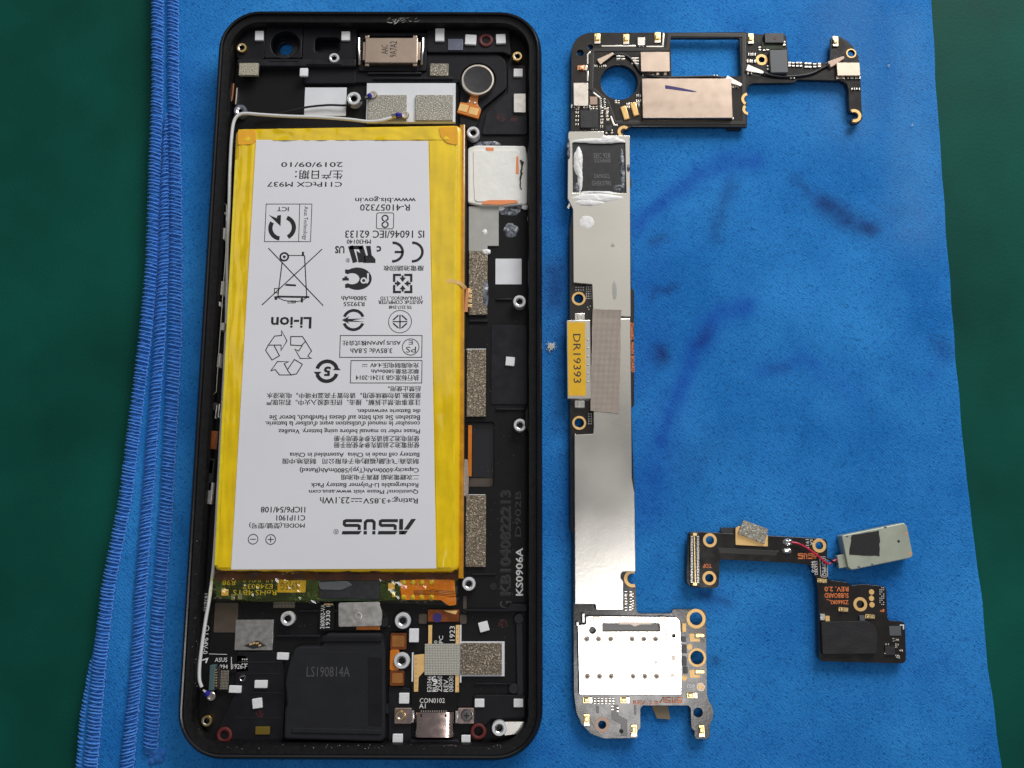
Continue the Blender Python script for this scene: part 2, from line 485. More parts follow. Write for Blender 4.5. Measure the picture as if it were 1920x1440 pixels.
for a in [([(1195,425),(1250,372),(1310,328),(1360,303),(1412,300)],15,.75,1),
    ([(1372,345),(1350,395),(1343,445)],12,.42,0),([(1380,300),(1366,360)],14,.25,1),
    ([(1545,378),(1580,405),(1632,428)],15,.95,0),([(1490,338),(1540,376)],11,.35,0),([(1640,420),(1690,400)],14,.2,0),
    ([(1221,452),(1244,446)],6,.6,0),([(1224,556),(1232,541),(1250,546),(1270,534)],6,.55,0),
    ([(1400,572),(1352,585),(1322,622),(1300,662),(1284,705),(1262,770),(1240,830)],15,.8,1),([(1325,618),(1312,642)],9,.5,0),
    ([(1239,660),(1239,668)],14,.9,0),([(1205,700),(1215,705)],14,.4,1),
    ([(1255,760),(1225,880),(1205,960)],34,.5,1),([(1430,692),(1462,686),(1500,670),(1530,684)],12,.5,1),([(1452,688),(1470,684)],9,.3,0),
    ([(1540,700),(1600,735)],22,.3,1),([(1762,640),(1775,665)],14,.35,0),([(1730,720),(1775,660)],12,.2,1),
    ([(1040,505),(1046,560)],22,.8,0),([(1030,520),(1060,640)],36,.55,0),([(1050,600),(1052,800)],20,.4,0),([(1040,260),(1050,420)],30,.25,1),  # darker blue along the gap between phone and main board
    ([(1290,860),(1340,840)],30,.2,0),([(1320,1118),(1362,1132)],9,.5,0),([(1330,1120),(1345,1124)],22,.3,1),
    ([(1060,860),(1062,1000)],20,.3,0),([(1205,560),(1230,470)],24,.3,1),([(1230,620),(1200,720)],24,.4,1),  # first stroke carries the darker blue further down beside the board
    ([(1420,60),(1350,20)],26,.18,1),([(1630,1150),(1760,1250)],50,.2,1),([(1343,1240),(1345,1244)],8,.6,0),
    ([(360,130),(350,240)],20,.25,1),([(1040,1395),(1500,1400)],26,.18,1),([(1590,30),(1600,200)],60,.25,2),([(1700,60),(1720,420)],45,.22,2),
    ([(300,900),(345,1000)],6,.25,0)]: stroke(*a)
at=sheet.data.attributes.new('stain_and_tone','FLOAT_COLOR','POINT'); at.data.foreach_set('color',S.ravel())

def hem(tab_l,tab_r,y0,y1,z,h,seed,slant=.6):
    """overlocked hem: a padded strip with slanted ridges, and its chain stitch"""
    n=int((y1-y0)/2.2); mb=MB(); vs=[];fs=[]; K=9
    for j in range(n+1):
        y=y0+(y1-y0)*j/n
        l,r=interp(tab_l,y),interp(tab_r,y)
        for k in range(K+1):
            t=k/K; X,Y=P(l+(r-l)*t,y,z)
            prof=math.sin(math.pi*min(1,max(0,t*.96+.02)))**.55
            ph=Y/1.42+slant*t+.7*noise.noise(Vector((X*.05,Y*.35,seed)))
            fr=ph-math.floor(ph)
            ridge=abs(math.sin(math.pi*fr))**.6*(.75+.5*noise.noise(Vector((seed,math.floor(ph)*1.7,2))))
            zz=z+h*prof*(.45+.55*ridge*(1-.3*t))+.12*noise.noise(Vector((X*.4,Y*.4,seed)))
            vs.append((X+.18*noise.noise(Vector((seed,Y*.5,t))),Y,zz if 0<k<K else z-.5))
    for j in range(n):
        for k in range(K):
            a=j*(K+1)+k; fs.append((a,a+K+1,a+K+2,a+1))
    mb.add(vs,fs); hm=mb.build('hem','hem_blue',cloth,ang=180)
    ot=MB(); y=y0+5; kk=0
    while y<y1-8:
        l,r=interp(tab_l,y),interp(tab_r,y); dy=random.uniform(3.5,6.5)*(1 if slant>0 else -1)
        pts=[]
        for q in range(7):
            t=q/6; X,Y=P(l+(r-l)*(.02+.93*t),y+dy*(t-.5)+random.uniform(-.3,.3),z)
            pts.append((X,Y,z+h*(.12+.98*math.sin(math.pi*min(.97,t*.94+.04))**.55)))
        ot.tube(pts,random.uniform(.13,.24),5,False)
        if kk%3==0:
            X0,Y0,Z0=pts[5]; X1,Y1,Z1=pts[1]; ot.tube([(X0,Y0,Z0+.05),((X0+X1)/2,(Y0+Y1)/2-.6,z+h*1.12),(X1,Y1-1.0,Z1+.05)],.1,4,False)
        kk+=1; y+=random.uniform(5.2,8.6)
    o=ot.build('overlock_thread','hem_thread',hm); o['kind']='stuff'
    st=MB(); y=y0+4
    while y<y1-4:
        r=interp(tab_r,y); X,Y=P(r-1.5,y,z)
        wv=.12*math.sin(y*1.9)
        st.dome((X+wv,Y),.30,z+h*.22,.22,n=6,rings=2,sx=.75,sy=1.15)
        y+=5.6
    s=st.build('chain_stitch','stitch_blue',hm); s['kind']='stuff'
    return hm
HA_L=[(-100,285),(0,285),(174,285),(347,279),(500,274),(640,261),(940,224),(1100,192),(1250,175),(1440,158),(1550,148)]
HA_R=[(-100,308),(0,308),(174,307),(347,302),(500,298),(640,285),(940,248),(1100,217),(1250,200),(1440,184),(1550,174)]
HB_L=[(215,312),(260,308),(347,302),(500,297),(640,290),(940,267),(1100,255),(1250,246),(1440,227),(1550,216)]
HB_R=[(215,318),(260,318),(347,319),(500,318),(640,311),(940,288),(1100,277),(1250,269),(1440,252),(1550,242)]
HC_L=[(-100,313),(0,314),(174,316),(347,319),(500,319),(640,317),(940,302),(1100,290),(1250,279),(1412,270)]
HC_R=[(-100,335),(0,336),(174,337),(347,342),(500,343),(640,342),(940,326),(1100,314),(1250,305),(1412,297)]
HD_L=[(1235,172),(1340,152),(1440,144),(1550,136)]
HD_R=[(1235,180),(1340,168),(1440,160),(1550,150)]
hem(HD_L,HD_R,1235,1545,-1.2,.9,5.,.3)
hem(HA_L,HA_R,-100,1545,-.3,1.15,1.,.7)
hem(HB_L,HB_R,215,1545,-.3,1.25,2.,-.5)
hem(HC_L,HC_R,-100,1412,-.2,1.15,3.,.6)
# frayed corner where the last hem ends
mb=MB(); c=P(292,1418,0)
for k in range(9):
    a=random.uniform(0,6.28); mb.dome((c[0]+random.uniform(-1.6,1.6),c[1]+random.uniform(-1,1)),random.uniform(.7,1.3),-.3,random.uniform(.5,1.0),n=9,rings=3)
mb.build('hem_corner','hem_blue',cloth)

# lint caught on the cloth
def lint(x,y,r,label,n=26):
    mb=MB(); c=P(x,y,0); 
    for k in range(n):
        a=random.uniform(0,6.28); q=random.uniform(0,r)
        p=Vector((c[0]+q*math.cos(a),c[1]+q*math.sin(a),random.uniform(.05,.35)))
        pts=[]; d=random.uniform(0,6.28)
        for s in range(5):
            pts.append(tuple(p)); d+=random.uniform(-.9,.9); p=p+Vector((math.cos(d)*r*.28,math.sin(d)*r*.28,random.uniform(-.08,.08))); p.z=max(.0,p.z)
        mb.tube(pts,.045 if r<.8 else .07,5)
    tag(mb.build('lint_fluff','lint'),label,'lint','lint on the cloth')
lint(1033,650,.75,'white tuft of lint on blue cloth between phone and main board',60)
lint(1666,124,.25,'tiny pale lint speck on blue cloth beside the arm of the main board',8)
lint(1710,235,.3,'small white lint fibre on cloth near its upper edge by the green mat',6)

# ------------------------------------------------------------------ SMARTPHONE CHASSIS
phone=thing('smartphone','opened black smartphone chassis lying face down on blue cloth','smartphone',(*P(694,720,0),0))
ctr=P(694.5,720,5)
TOP,BOT=P(694,25,6)[1],P(694,1425,6)[1]
PC=Vector(((P(401,250,6)[0]+P(350,1077,6)[0]+P(1016,250,6)[0]+P(1017.5,1077,6)[0])/4+.07,(TOP+BOT)/2))
HW=(P(1016,250,6)[0]-P(401,250,6)[0]+P(1017.5,1077,6)[0]-P(350,1077,6)[0])/4; HL=(TOP-BOT)/2
ROT=-.0038
def outline(ins,r=10.2,seg=10):
    w,h=HW-ins,HL-ins; rr=max(.5,r-ins); out=[]
    for cx,cy,a0 in ((w-rr,-h+rr,-90),(w-rr,h-rr,0),(-w+rr,h-rr,90),(-w+rr,-h+rr,180)):
        for k in range(seg+1):
            a=math.radians(a0+90*k/seg)
            # squircle-like corner
            out.append((cx+rr*math.cos(a),cy+rr*math.sin(a)))
    c,s=math.cos(ROT),math.sin(ROT)
    return [(PC.x+x*c-y*s,PC.y+x*s+y*c) for x,y in out]
def loft(profile):
    mb=MB(); rings=[outline(i) for i,z in profile]; n=len(rings[0]); vs=[]; fs=[]
    for r,(i,z) in zip(rings,profile): vs+=[(x,y,z) for x,y in r]
    for k in range(len(rings)-1):
        for i in range(n):
            j=(i+1)%n; fs.append((k*n+i,k*n+j,(k+1)*n+j,(k+1)*n+i))
    mb.add(vs,fs); return mb
ZF=3.0       # midframe floor
loft([(2.0,0.0),(.7,.5),(.1,1.6),(0,3.2),(.05,5.4),(.3,7.2),(.75,7.9),(1.05,8.05),(1.35,7.95),(1.5,7.3)]).build('side_frame','frame_black',phone)
loft([(1.5,7.32),(2.05,7.2),(3.1,7.15),(3.25,6.9),(3.35,3.0)]).build('inner_ledge','lip_black',phone)
# glass under the chassis with the camera hole, midframe floor
hole=CI(536,92,13,1.0); hole2=CI(536,90,25,2.0,28)
mb=MB(); mb.prism(outline(1.6),.05,1.2,.1,[hole]); mb.build('front_glass','pocket_black',phone)
pill=RR(592,70,635,98,2.5,1.2)
pocket=RR(868,791,927,914,2.5,.9)
rec=RR(921,611,989,759,2.6,.3)
mb=MB(); mb.prism(outline(3.2),1.2,ZF,.0,[hole2,pill,pocket]); mb.build('midframe','floor_black',phone)
def part(poly,z0,z1,name,m,b=.06,parent=None,holes=()):
    mb=MB(); mb.prism(poly,z0,z1,b,holes); return mb.build(name,m,parent or phone)
# raised plastic of the top antenna bracket
zb=4.6
part(rnd(Q([(455,45),(497,45),(497,112),(452,112),(444,108),(440,85)],zb),1.5),ZF,zb,'bracket_block','plastic_black',.2)
camsq=RR(497,44,567,110,zb,.5)
part(camsq,ZF,zb+.2,'camera_bay','plastic_black',.2,holes=[CI(535,84,27,zb,32)])
part(RR(567,50,668,124,zb,.4),ZF,zb,'bracket_block','plastic_black',.2,holes=[RR(590,70,637,99,zb,1.2)])
part(RR(446,112,668,126,zb,.3),ZF,zb+.5,'cross_rib','plastic_grey',.25)
part(RR(446,128,572,216,ZF,.4),ZF,ZF+.25,'graphite_sheet','graphite',.05)
part(RR(572,126,668,160,ZF,.4),ZF,ZF+1.0,'bracket_block','plastic_black',.2)
part(Q([(455,36),(970,37),(985,45),(985,50),(440,49)],5.2),ZF,5.6,'top_rib','plastic_black',.3)
part(rnd(Q([(800,55),(955,55),(958,105),(945,98),(800,98)],zb),.8),ZF,zb,'bracket_block','plastic_black',.2)
part(rnd(Q([(800,101),(935,101),(948,114),(950,165),(905,202),(893,240),(862,240),(862,150),(800,150)],4),.8),ZF,3.9,'motor_bay','plastic_black',.15,holes=[CI(896,150,34,3.9,32)])
part(rnd(Q([(952,120),(986,120),(990,250),(903,250),(912,208),(952,172)],4),.8),ZF,3.5,'bracket_block','plastic_grey',.15)
part(RR(672,60,800,132,zb,.5),ZF,zb-.2,'earpiece_bay','plastic_black',.2,holes=[RR(681,66,788,120,zb,.2)])
part(RR(660,126,860,154,4.,.3),ZF,3.8,'cross_rib','plastic_black',.2)
# wall between battery bay and board bay, ribs on the board side
part(Q([(869,258),(875,258),(871,1100),(864,1100)],4.6),ZF,4.8,'battery_bay_wall','plastic_black',.15)
part(Q([(990,250),(1003,250),(1003,600),(990,600)],5.6),ZF,6.0,'side_wall','plastic_black',.3)
part(rnd(Q([(990,600),(1003,600),(1003,905),(992,905),(991,810),(984,800),(984,770),(991,760)],5.6),.4),ZF,6.0,'side_wall','plastic_black',.3)
part(rnd(Q([(993,905),(1003,905),(1004,1120),(994,1120),(994,1000),(989,992),(989,960),(994,950)],5.6),.4),ZF,6.0,'side_wall','plastic_grey',.3)
part(rnd(Q([(995,1120),(1004,1120),(1004,1300),(995,1300)],5.6),.4),ZF,5.4,'side_wall','plastic_black',.3)
part(rec,ZF-.3,ZF+.22,'antenna_sheet','plastic_grey',.08)
part(Q([(868,1142),(948,1142),(958,1132),(990,1132),(990,1147),(870,1147)],4.2),ZF,4.4,'cross_rib','plastic_black',.2)
part(Q([(967,1150),(980,1150),(982,1308),(969,1308)],4.2),ZF,3.8,'ridge','plastic_grey',.2)
for x,y in ((973,1160),(963,1290)): part(CI(x,y,10,ZF,18),ZF,3.9,'ridge_stud','plastic_grey',.2)
part(CI(925,1100,7,ZF,16),ZF-.1,ZF+.12,'mould_mark','plastic_grey',.05)
# left inner wall with its side key flex
part(Q([(399,250),(412,250),(372,1120),(358,1120)],5.),ZF,5.0,'side_wall','plastic_black',.3)
mb=MB()
loop=Q([(420,380),(425,385),(424,470),(412,640),(406,735),(400,740),(396,735),(402,640),(413,470),(415,385)],5.3)
mb.tube([(x,y,5.4) for x,y in loop+[loop[0]]],.12,6); mb.build('side_key_frame','steel',phone)
for (x,y,w,h,m) in ((421,400,9,4,'foil_silver'),(419,438,6,22,'pad_grey'),(417,540,6,26,'pad_grey'),(409,570,8,8,'boss_cap'),(417,612,8,14,'pad_grey'),(410,675,5,26,'pad_grey'),
    (410,770,3,26,'steel'),(405,772,3,26,'steel'),(400,762,14,14,'chip_black'),(400,825,10,34,'kapton_brown'),(396,875,8,26,'gold'),(392,890,14,60,'plastic_grey'),(394,925,8,40,'foil_silver')):
    part(RB(x,y,w,h,-2.5,5.1),ZF,5.2,'side_key_contact',m,.1)
for (x,y,w,h,m) in ((429,165,4,28,'copper'),(432,160,3,40,'gold'),(436,172,3,34,'copper'),(431,185,7,12,'steel'),(443,180,3,34,'steel')):
    part(RB(x,y,w,h,-2,5.),ZF,5.0,'antenna_contact',m,.1)
# small adhesive pads
def pads(lst,m,name,zt=None):
    for q in lst:
        x0,y0,x1,y1=q[:4]; a=q[4] if len(q)>4 else 0; z=q[5] if len(q)>5 else zb
        part(RB((x0+x1)/2,(y0+y1)/2,x1-x0,y1-y0,a,z+.5,.15),z,z+.55,name,m,.12)
pads([(478,57,494,76,0),(640,58,656,76,0),(562,127,577,143,0,5.1),(816,52,833,78,0),(872,64,893,84,-3),(930,63,948,82,2),(963,128,980,144,0,3.5),
      (767,1179,785,1204,0,3.8),(748,1300,767,1319,0,3.8),(890,1311,908,1326,0,4.0),(963,1311,981,1326,0,4.0),(736,1377,755,1399,0,4.),(865,1379,882,1392,0,4.),
      (898,1166,916,1184,15,ZF),(519,1224,541,1237,-2,3.6),(477,1276,501,1290,0,3.6),(473,1310,491,1328,8,3.6),(429,1286,452,1299,-2,3.6),(948,669,965,686,-5,ZF+.2)],'pad_white','adhesive_pad')
part(RR(840,73,868,94,zb+.2,.2),zb,zb+.25,'clear_pad','pad_clear',.05)
part(RR(963,176,986,211,4,.1),3.5,4.2,'grounding_pad','foil_silver',.1)
part(RR(478,1363,505,1378,4.2,.1),3.4,4.0,'gold_contact','olive_gold',.1)
# conductive foams
for q,m,z in (((448,118,484,141),'foam_tan',5.1),((806,119,841,142),'foam_grey',3.9),((879,471,914,590),'foam_brown',ZF),((875,655,911,781),'foam_brown',ZF),((873,928,911,1063),'foam_brown',ZF)):
    part(RR(*q,z+.7),z,z+.75,'conductive_foam',m,.12)
for q in ((875,654,911,660),(873,927,910,935)): part(RR(*q,ZF+.2),ZF,ZF+.35,'foam_backing','sheet_white',.04)
ws=part(RR(687,156,854,229,4.,.1),ZF,4.05,'backing_sheet','sheet_white',.05)
for q in ((690,178,762,226),(779,178,849,226)): part(RR(*q,4.6),4.05,4.7,'conductive_foam','foam_light',.12,ws)
part(RR(571,164,649,217,ZF+.5,.05),ZF+.2,ZF+.5,'label_patch','sheet_white',.04)
part(rnd(Q([(879,387),(935,387),(935,461),(914,461),(914,471),(879,471)],ZF+.3),.05),ZF,ZF+.35,'insulating_patch','pad_grey',.05)
part(RR(929,485,978,533,ZF+.1),ZF,ZF+.1,'code_sticker','sheet_white',.02)
bs=part(RR(862,1203,946,1268,ZF+.4),ZF,ZF+.5,'backing_sheet','sheet_white',.05)
part(RR(864,1206,941,1265,ZF+1.),ZF+.5,ZF+1.0,'conductive_foam','foam_brown',.1,bs)
# thermal pad with paste
tp=part(rnd(Q([(877,277),(892,272),(985,273),(990,300),(989,382),(950,386),(900,385),(877,380)],ZF+1.0),.6),ZF,ZF+1.0,'thermal_pad','thermal_white',.3)
part(rnd(Q([(950,286),(995,284),(999,295),(998,380),(988,391),(950,388)],ZF+.5),1.2),ZF,ZF+.5,'thermal_paste','paste_smear',.15,tp)
part(rnd(Q([(887,281),(974,281),(973,378),(890,378),(888,340)],ZF+1.25),.9),ZF+1.0,ZF+1.2,'pad_face','thermal_white',.12,tp)
for q in ([(911,276),(926,277),(926,283),(912,283)],[(968,294),(972,292),(973,327),(967,326)],[(905,378),(918,375),(968,375),(972,380),(940,384),(903,383)]):
    part(rnd(Q(q,ZF+1.2),.2),ZF+1.0,ZF+1.24,'worn_patch','paste_orange',.02,tp)
mb=MB(); pts=[]
for k in range(14): pts.append((977+random.uniform(-1,1)+1.5*math.sin(k*.5),300+k*4.2))
l=[(x-random.uniform(1,4)*(1-k/16),y) for k,(x,y) in enumerate(pts)]; r=[(x+random.uniform(1,5)*(1-k/16),y) for k,(x,y) in enumerate(pts)]
mb.prism(Q(l+r[::-1],ZF+1.2),ZF+1.0,ZF+1.22); mb.build('torn_gap','engrave_dark',tp,smooth=False)
def blob(cx,cy,rx,ry,z,h,m,name,parent,seed=0,n=40):
    """irregular smear with raised, uneven surface"""
    c=P(cx,cy,z); s=mmpx(cy,z); mb=MB(); vs=[]; fs=[]; rings=6
    for k in range(rings+1):
        f=1-k/rings
        for i in range(n):
            a=2*math.pi*i/n
            q=f*(1+.22*noise.noise(Vector((math.cos(a)*1.6,math.sin(a)*1.6,seed)))+.10*noise.noise(Vector((math.cos(a)*5,math.sin(a)*5,seed+5))))
            x,y=c[0]+rx*s*q*math.cos(a),c[1]+ry*s*q*math.sin(a)
            zz=z+h*(1-f**3)*(.75+.5*noise.noise(Vector((x*1.3,y*1.3,seed))))
            vs.append((x,y,max(zz,z) if k else z-.02))
    for k in range(rings):
        for i in range(n):
            j=(i+1)%n; fs.append((k*n+i,k*n+j,(k+1)*n+j,(k+1)*n+i))
    mb.add(vs,fs); return mb.build(name,m,parent,ang=70)
blob(915,272,26,8,ZF,.2,'paste_smear','paste_smear',phone,1)
blob(958,432,14,14,ZF,.25,'paste_smear','paste_smear',phone,2)
blob(955,395,22,9,ZF,.3,'paste_smear','paste_smear',phone,3)
blob(940,392,9,5,ZF,.4,'paste_white','paste_smear',phone,4)
blob(992,410,3.5,7,ZF,.4,'paste_white','paste_smear',phone,5)
blob(909,435,5,5.5,ZF+.35,.25,'paste_white','paste_smear',phone,6)
blob(912,472,8,6,ZF+.7,.35,'paste_white','paste_smear',phone,7)
blob(910,550,6,28,ZF+.72,.2,'paste_smear','paste_smear',phone,8)
blob(985,388,8,5,ZF+.4,.35,'paste_white','paste_smear',phone,12)
# screw bosses
def boss(x,y,r,z1,m='boss_cap',name='screw_boss',hole=.42,z0=ZF):
    mb=MB(); c=P(x,y,z1); r*=mmpx(y,z1)
    mb.mi=0; mb.lathe(c,[(r,z0),(r,z1-.15),(r-.12,z1),(r*.62,z1)],28)
    mb.mi=1; mb.lathe(c,[(r*.62,z1),(r*.5,z1-.08),(r*hole,z1-.25)],28)
    mb.mi=2; mb.lathe(c,[(r*hole,z1-.25),(r*hole*.95,z1-1.4),(0.001,z1-1.4)],28)
    return mb.build(name,[m,'boss_steel','engrave_dark'],phone)
for q in ((887,248,12,5.4),(974,565,12,5.4),(975,797,12,5.4),(879,1095,12.5,5.2),(755,1164,15,5.2),(753,1239,15,5.2),(539,1160,13.5,4.6),(663,184,13,5.2),(626,108,9.5,5.6),(936,1366,14,5.2)): boss(*q)
for x,y,r in ((755,1164,17.5),(753,1239,17.5),(879,1095,15)): part(CI(x,y,r,4.2,28),ZF,4.2,'boss_collar','plastic_grey',.2)
boss(450,207,12,4.6,'pad_clear','screw_boss',.3)
for q in ((453,89,9.5,5.4),(970,105,9.5,5.2),(387,1352,10.5,4.8)): boss(*q,'brass','brass_insert',.5)
boss(454,1272,7,4.0,'steel_dark','screw_boss',.5)
part(rnd(Q([(945,1353),(984,1353),(980,1366),(970,1377),(945,1380)],4.4),.4),ZF,4.4,'grounding_plate','foil_silver',.1)
# red sealing rings
for x,y,ro,ri in ((911,76,13.5,7),(421,1378,15,7.5),(897,1371,15,8)):
    mb=MB(); z=zb if y<500 else 3.8; c=P(x,y,z); s=mmpx(y,z); R=(ro+ri)/2*s; r=(ro-ri)/2*s
    mb.lathe(c,[(R+r*math.cos(math.pi*2*k/10),z+.15+r*.6*math.sin(math.pi*2*k/10)) for k in range(11)],30); mb.build('sealing_ring','red_rubber',phone)
for x,y,r,z in ((940,220,9,3.5),(965,223,7,3.5),(943,1170,9,ZF),(487,1338,7,3.6)):
    mb=MB()
    c=P(x,y,z); s=mmpx(y,z)
    for k in range(34):
        a=random.uniform(0,6.28); q=r*s*math.sqrt(random.random()); mb.flat([(c[0]+q*math.cos(a)+.11*math.cos(b),c[1]+q*math.sin(a)+.11*math.sin(b)) for b in np.linspace(0,5.2,6)],z+.02+k*.0004)
    mb.build('red_ink_mark','ink_red',phone)
# earpiece receiver
er=part(RR(684,70,783,117,6.,.2),ZF,5.9,'earpiece','nickel_warm',.18)
for q in ((680,78,685,112),(783,78,788,112)): part(RR(*q,5.4),ZF,5.3,'end_flange','nickel_warm',.1,er)
for q in ((684,66,692,72),(774,66,782,72),(684,116,692,123),(774,116,782,123)): part(RR(*q,5.6),ZF,5.5,'tab','nickel_warm',.1,er)
text('AAC',(715,84,727,101),90,5.93,'ink_soft',er); text('9A7A2',(731,77,744,107),90,5.93,'ink_soft',er)
for x0,x1 in ((673,674),(793,791)):
    mb=MB(); mb.tube([(*P(x0,71,5.6),5.4),(*P(x0,90,5.6),5.7),(*P(x1,112,5.6),5.6),(*P(x1,118,5.6),5.3)],.3,8); mb.build('contact_spring','steel',er)
    mb=MB(); mb.dome(P(x1-.5,118,5.4),.42,5.0,.5); mb.build('contact_tip','brass',er)
# scratches on the top lip
mb=MB()
for k in range(26):
    x=random.uniform(722,782); y=random.uniform(31,44); a=random.uniform(-.6,.6)
    p=P(x,y,7.25); L=random.uniform(.2,.7); mb.ribbon([(p[0]-L*math.cos(a),p[1]-L*math.sin(a)),p,(p[0]+L*math.cos(a+.5),p[1]+L*math.sin(a+.5))],random.uniform(.05,.16),7.24)
mb.build('scratch','pad_grey',phone,smooth=False)['kind']='stuff'
mb=MB()
for k in range(150):
    u=random.random(); side=random.random()
    if side<.62: p=P(random.uniform(1003,1011),random.uniform(120,1330),7.2)
    elif side<.85: p=P(random.uniform(420,980),random.uniform(1396,1404),7.2)
    else: p=P(random.uniform(360,372),random.uniform(900,1300),7.2)
    mb.dome(p,random.uniform(.03,.10),7.22,.03,n=5,rings=1)
mb.build('glue_crumbs','pad_grey',phone)['kind']='stuff'
mb=MB()
for k in range(420):
    y=random.choice((random.uniform(50,150),random.uniform(600,1120),random.uniform(1140,1385))); x=random.uniform(880,985) if y<1130 and y>300 else random.uniform(420,985)
    mb.dome(P(x,y,ZF),random.uniform(.02,.06),ZF+.01,.02,n=5,rings=1)
mb.build('dust_specks','pad_grey',phone)['kind']='stuff'
for q in ((505,112,560,116,4.9),(575,118,640,122,5.1),(690,136,790,140,4.0),(700,146,850,149,4.0),(880,600,915,604,3.2),(930,560,960,563,3.15),(930,765,985,769,3.2),(885,1075,930,1078,3.15),(790,1120,862,1124,3.4),(560,1143,640,1147,3.4),(520,1190,600,1194,3.4),(890,1280,965,1283,3.2)):
    part(RR(*q[:4],q[4]),ZF,q[4]+.35,'rib','plastic_grey',.12)
for q in ((446,1240,528,1243),(446,1262,528,1264),(470,1298,530,1300),(440,1345,530,1347)): part(RR(*q,3.7),3.6,3.68,'seam','engrave_dark',0)
# vibration motor
vm=MB(); c=P(896,149,5.6); r=31*mmpx(149,5.6)
vm.mi=0; vm.lathe(c,[(r,ZF),(r,5.4),(r-.12,5.6),(r-.5,5.62),(r-.58,5.5)],40); vm.mi=1; vm.lathe(c,[(r-.58,5.5),(r-.7,5.48),(.01,5.48)],40)
vm=vm.build('vibration_motor',['nickel','chip_black'],phone)
part(rnd(Q([(883,178),(897,180),(895,194),(902,206),(897,222),(857,210),(863,191),(876,193),(880,184)],4.6),.2),3.9,4.5,'flex_tail','kapton_amber',.05,vm)
for q in ((869,202),(888,208)): part(RB(*q,17,14,-15,4.7),4.5,4.6,'solder_pad','gold_matte',.03,vm)
for q in ((880,190),(890,193)):
    mb=MB(); mb.dome(P(*q,4.6),.33,4.5,.25); mb.build('solder_joint','solder',vm)
# small side connector and strap beside the battery
sc=part(RB(875,562,7,46,-4,5.4),ZF,5.3,'side_connector','copper',.1)
for k in range(4): part(RB(881,546+k*9,8,6,-3,5.2),4.6,5.25,'pin','gold',.06,sc)
# pocket right of the battery
part(RR(886,803,926,895,1.6),1.2,1.7,'display_driver','pocket_black',.05)
part(RB(881,845,7,96,0,2.8),1.2,2.9,'driver_flex','kapton_amber',.05)
part(RR(879,896,925,913,1.5),1.2,1.5,'brown_pad','brown_pad',.05)
part(rnd(Q([(871,860),(877,862),(879,900),(878,925),(874,931),(866,929),(869,900)],4.9),.3),4.6,4.95,'tape_strip','fabric_tape',.08)
# moulded and printed lettering of the board bay
text('KB1040822213',(937,920,957,1117),90,ZF+.05,'engrave_dark',phone,.02)
text('KB1040822213',(938,919,958,1116),90,ZF+.03,'engrave_soft',phone,.035)
text('D902B',(966,921,977,1006),90,ZF+.03,'engrave_soft',phone)
text('KS0906A',(967,1027,981,1117),90,ZF+.04,'ink_white',phone,.022)
text('G',(937,1127,960,1141),90,ZF+.03,'engrave_soft',phone)
# loudspeaker box
sp=part(rnd(Q([(564,1212),(604,1212),(610,1188),(716,1188),(722,1215),(722,1384),(716,1391),(532,1386),(534,1330),(538,1320),(536,1300),(534,1280),(540,1250),(552,1215)],5.6),.8),ZF,5.6,'speaker_box','speaker_black',.4)
part(rnd(Q([(604,1192),(716,1192),(716,1204),(602,1204)],5.8),.3),5.6,6.1,'speaker_rib','plastic_black',.25,sp)
part(rnd(Q([(548,1364),(714,1368),(714,1378),(546,1375)],5.8),.2),5.6,5.85,'speaker_rib','speaker_black',.2,sp)
part(rnd(Q([(690,1232),(716,1234),(716,1362),(690,1360)],5.65),.3),5.6,5.66,'speaker_rib','plastic_black',.04,sp)
for q in ([(565,1222),(688,1222),(688,1225),(564,1225)],[(560,1354),(714,1358),(714,1361),(560,1357)]): part(Q(q,5.62),5.55,5.63,'seam','engrave_dark',0,sp)
for x,y in ((545,1300),(724,1330)): part(RR(x-5,y-9,x+5,y+9,5.0,.2),ZF,4.8,'speaker_clip','plastic_grey',.15,sp)
text('LS190814A',(575,1250,656,1269),0,5.63,'engrave',sp)
for q,m in (((732,1187,762,1218),'kapton_brown'),((731,1218,748,1257),'kapton_amber'),((731,1257,758,1286),'kapton_brown')):
    part(RR(*q,4.6,.4),4.0,4.6,'speaker_flex',m,.06,sp)
for q in ((735,1192,758,1213),(735,1262,755,1281)): part(RR(*q,4.7,.3),4.6,4.68,'flex_pad','flex_bronze',.03,sp)
# lower left: plates, flex lettering, patches
part(rnd(Q([(444,1222),(530,1222),(534,1300),(530,1390),(420,1390),(400,1385),(440,1300)],3.6),.5),ZF,3.6,'lower_bracket','plastic_black',.15)
part(rnd(Q([(728,1284),(770,1290),(772,1400),(728,1400)],3.6),.5),ZF,3.8,'lower_bracket','plastic_black',.2)
part(rnd(Q([(888,1302),(985,1302),(985,1345),(920,1348),(912,1360),(886,1360)],3.6),.5),ZF,4.0,'lower_bracket','plastic_black',.2)
part(Q([(770,1386),(860,1386),(866,1400),(764,1400)],4.2),ZF,4.6,'usb_apron','plastic_grey',.3)
part(RR(402,1130,446,1186,ZF,.4),ZF-.1,ZF+.15,'brown_pad','brown_pad',.05)
for q in ((785,1151,801,1170),(862,1152,875,1170),(868,1117,875,1149)): part(RR(*q,ZF+.3,.5),ZF,ZF+.4,'brown_pad','brown_pad',.06)
lp=part(RR(441,1162,512,1219,ZF+.3),ZF,ZF+.35,'label_patch','foil_silver',.04)
part(Q([(457,1211),(483,1201),(499,1211),(474,1217)],4.0),ZF+.4,4.0,'loose_chip','chip_black',.06,lp)
for q in ((470,1208),(476,1206),(482,1206),(487,1210)): part(RB(*q,5,3,15,4.1),4.0,4.12,'chip_pin','gold_matte',.02,lp)
part(RR(513,1128,553,1140,ZF+.3),ZF,ZF+.4,'mesh_pad','mesh_pad',.04)
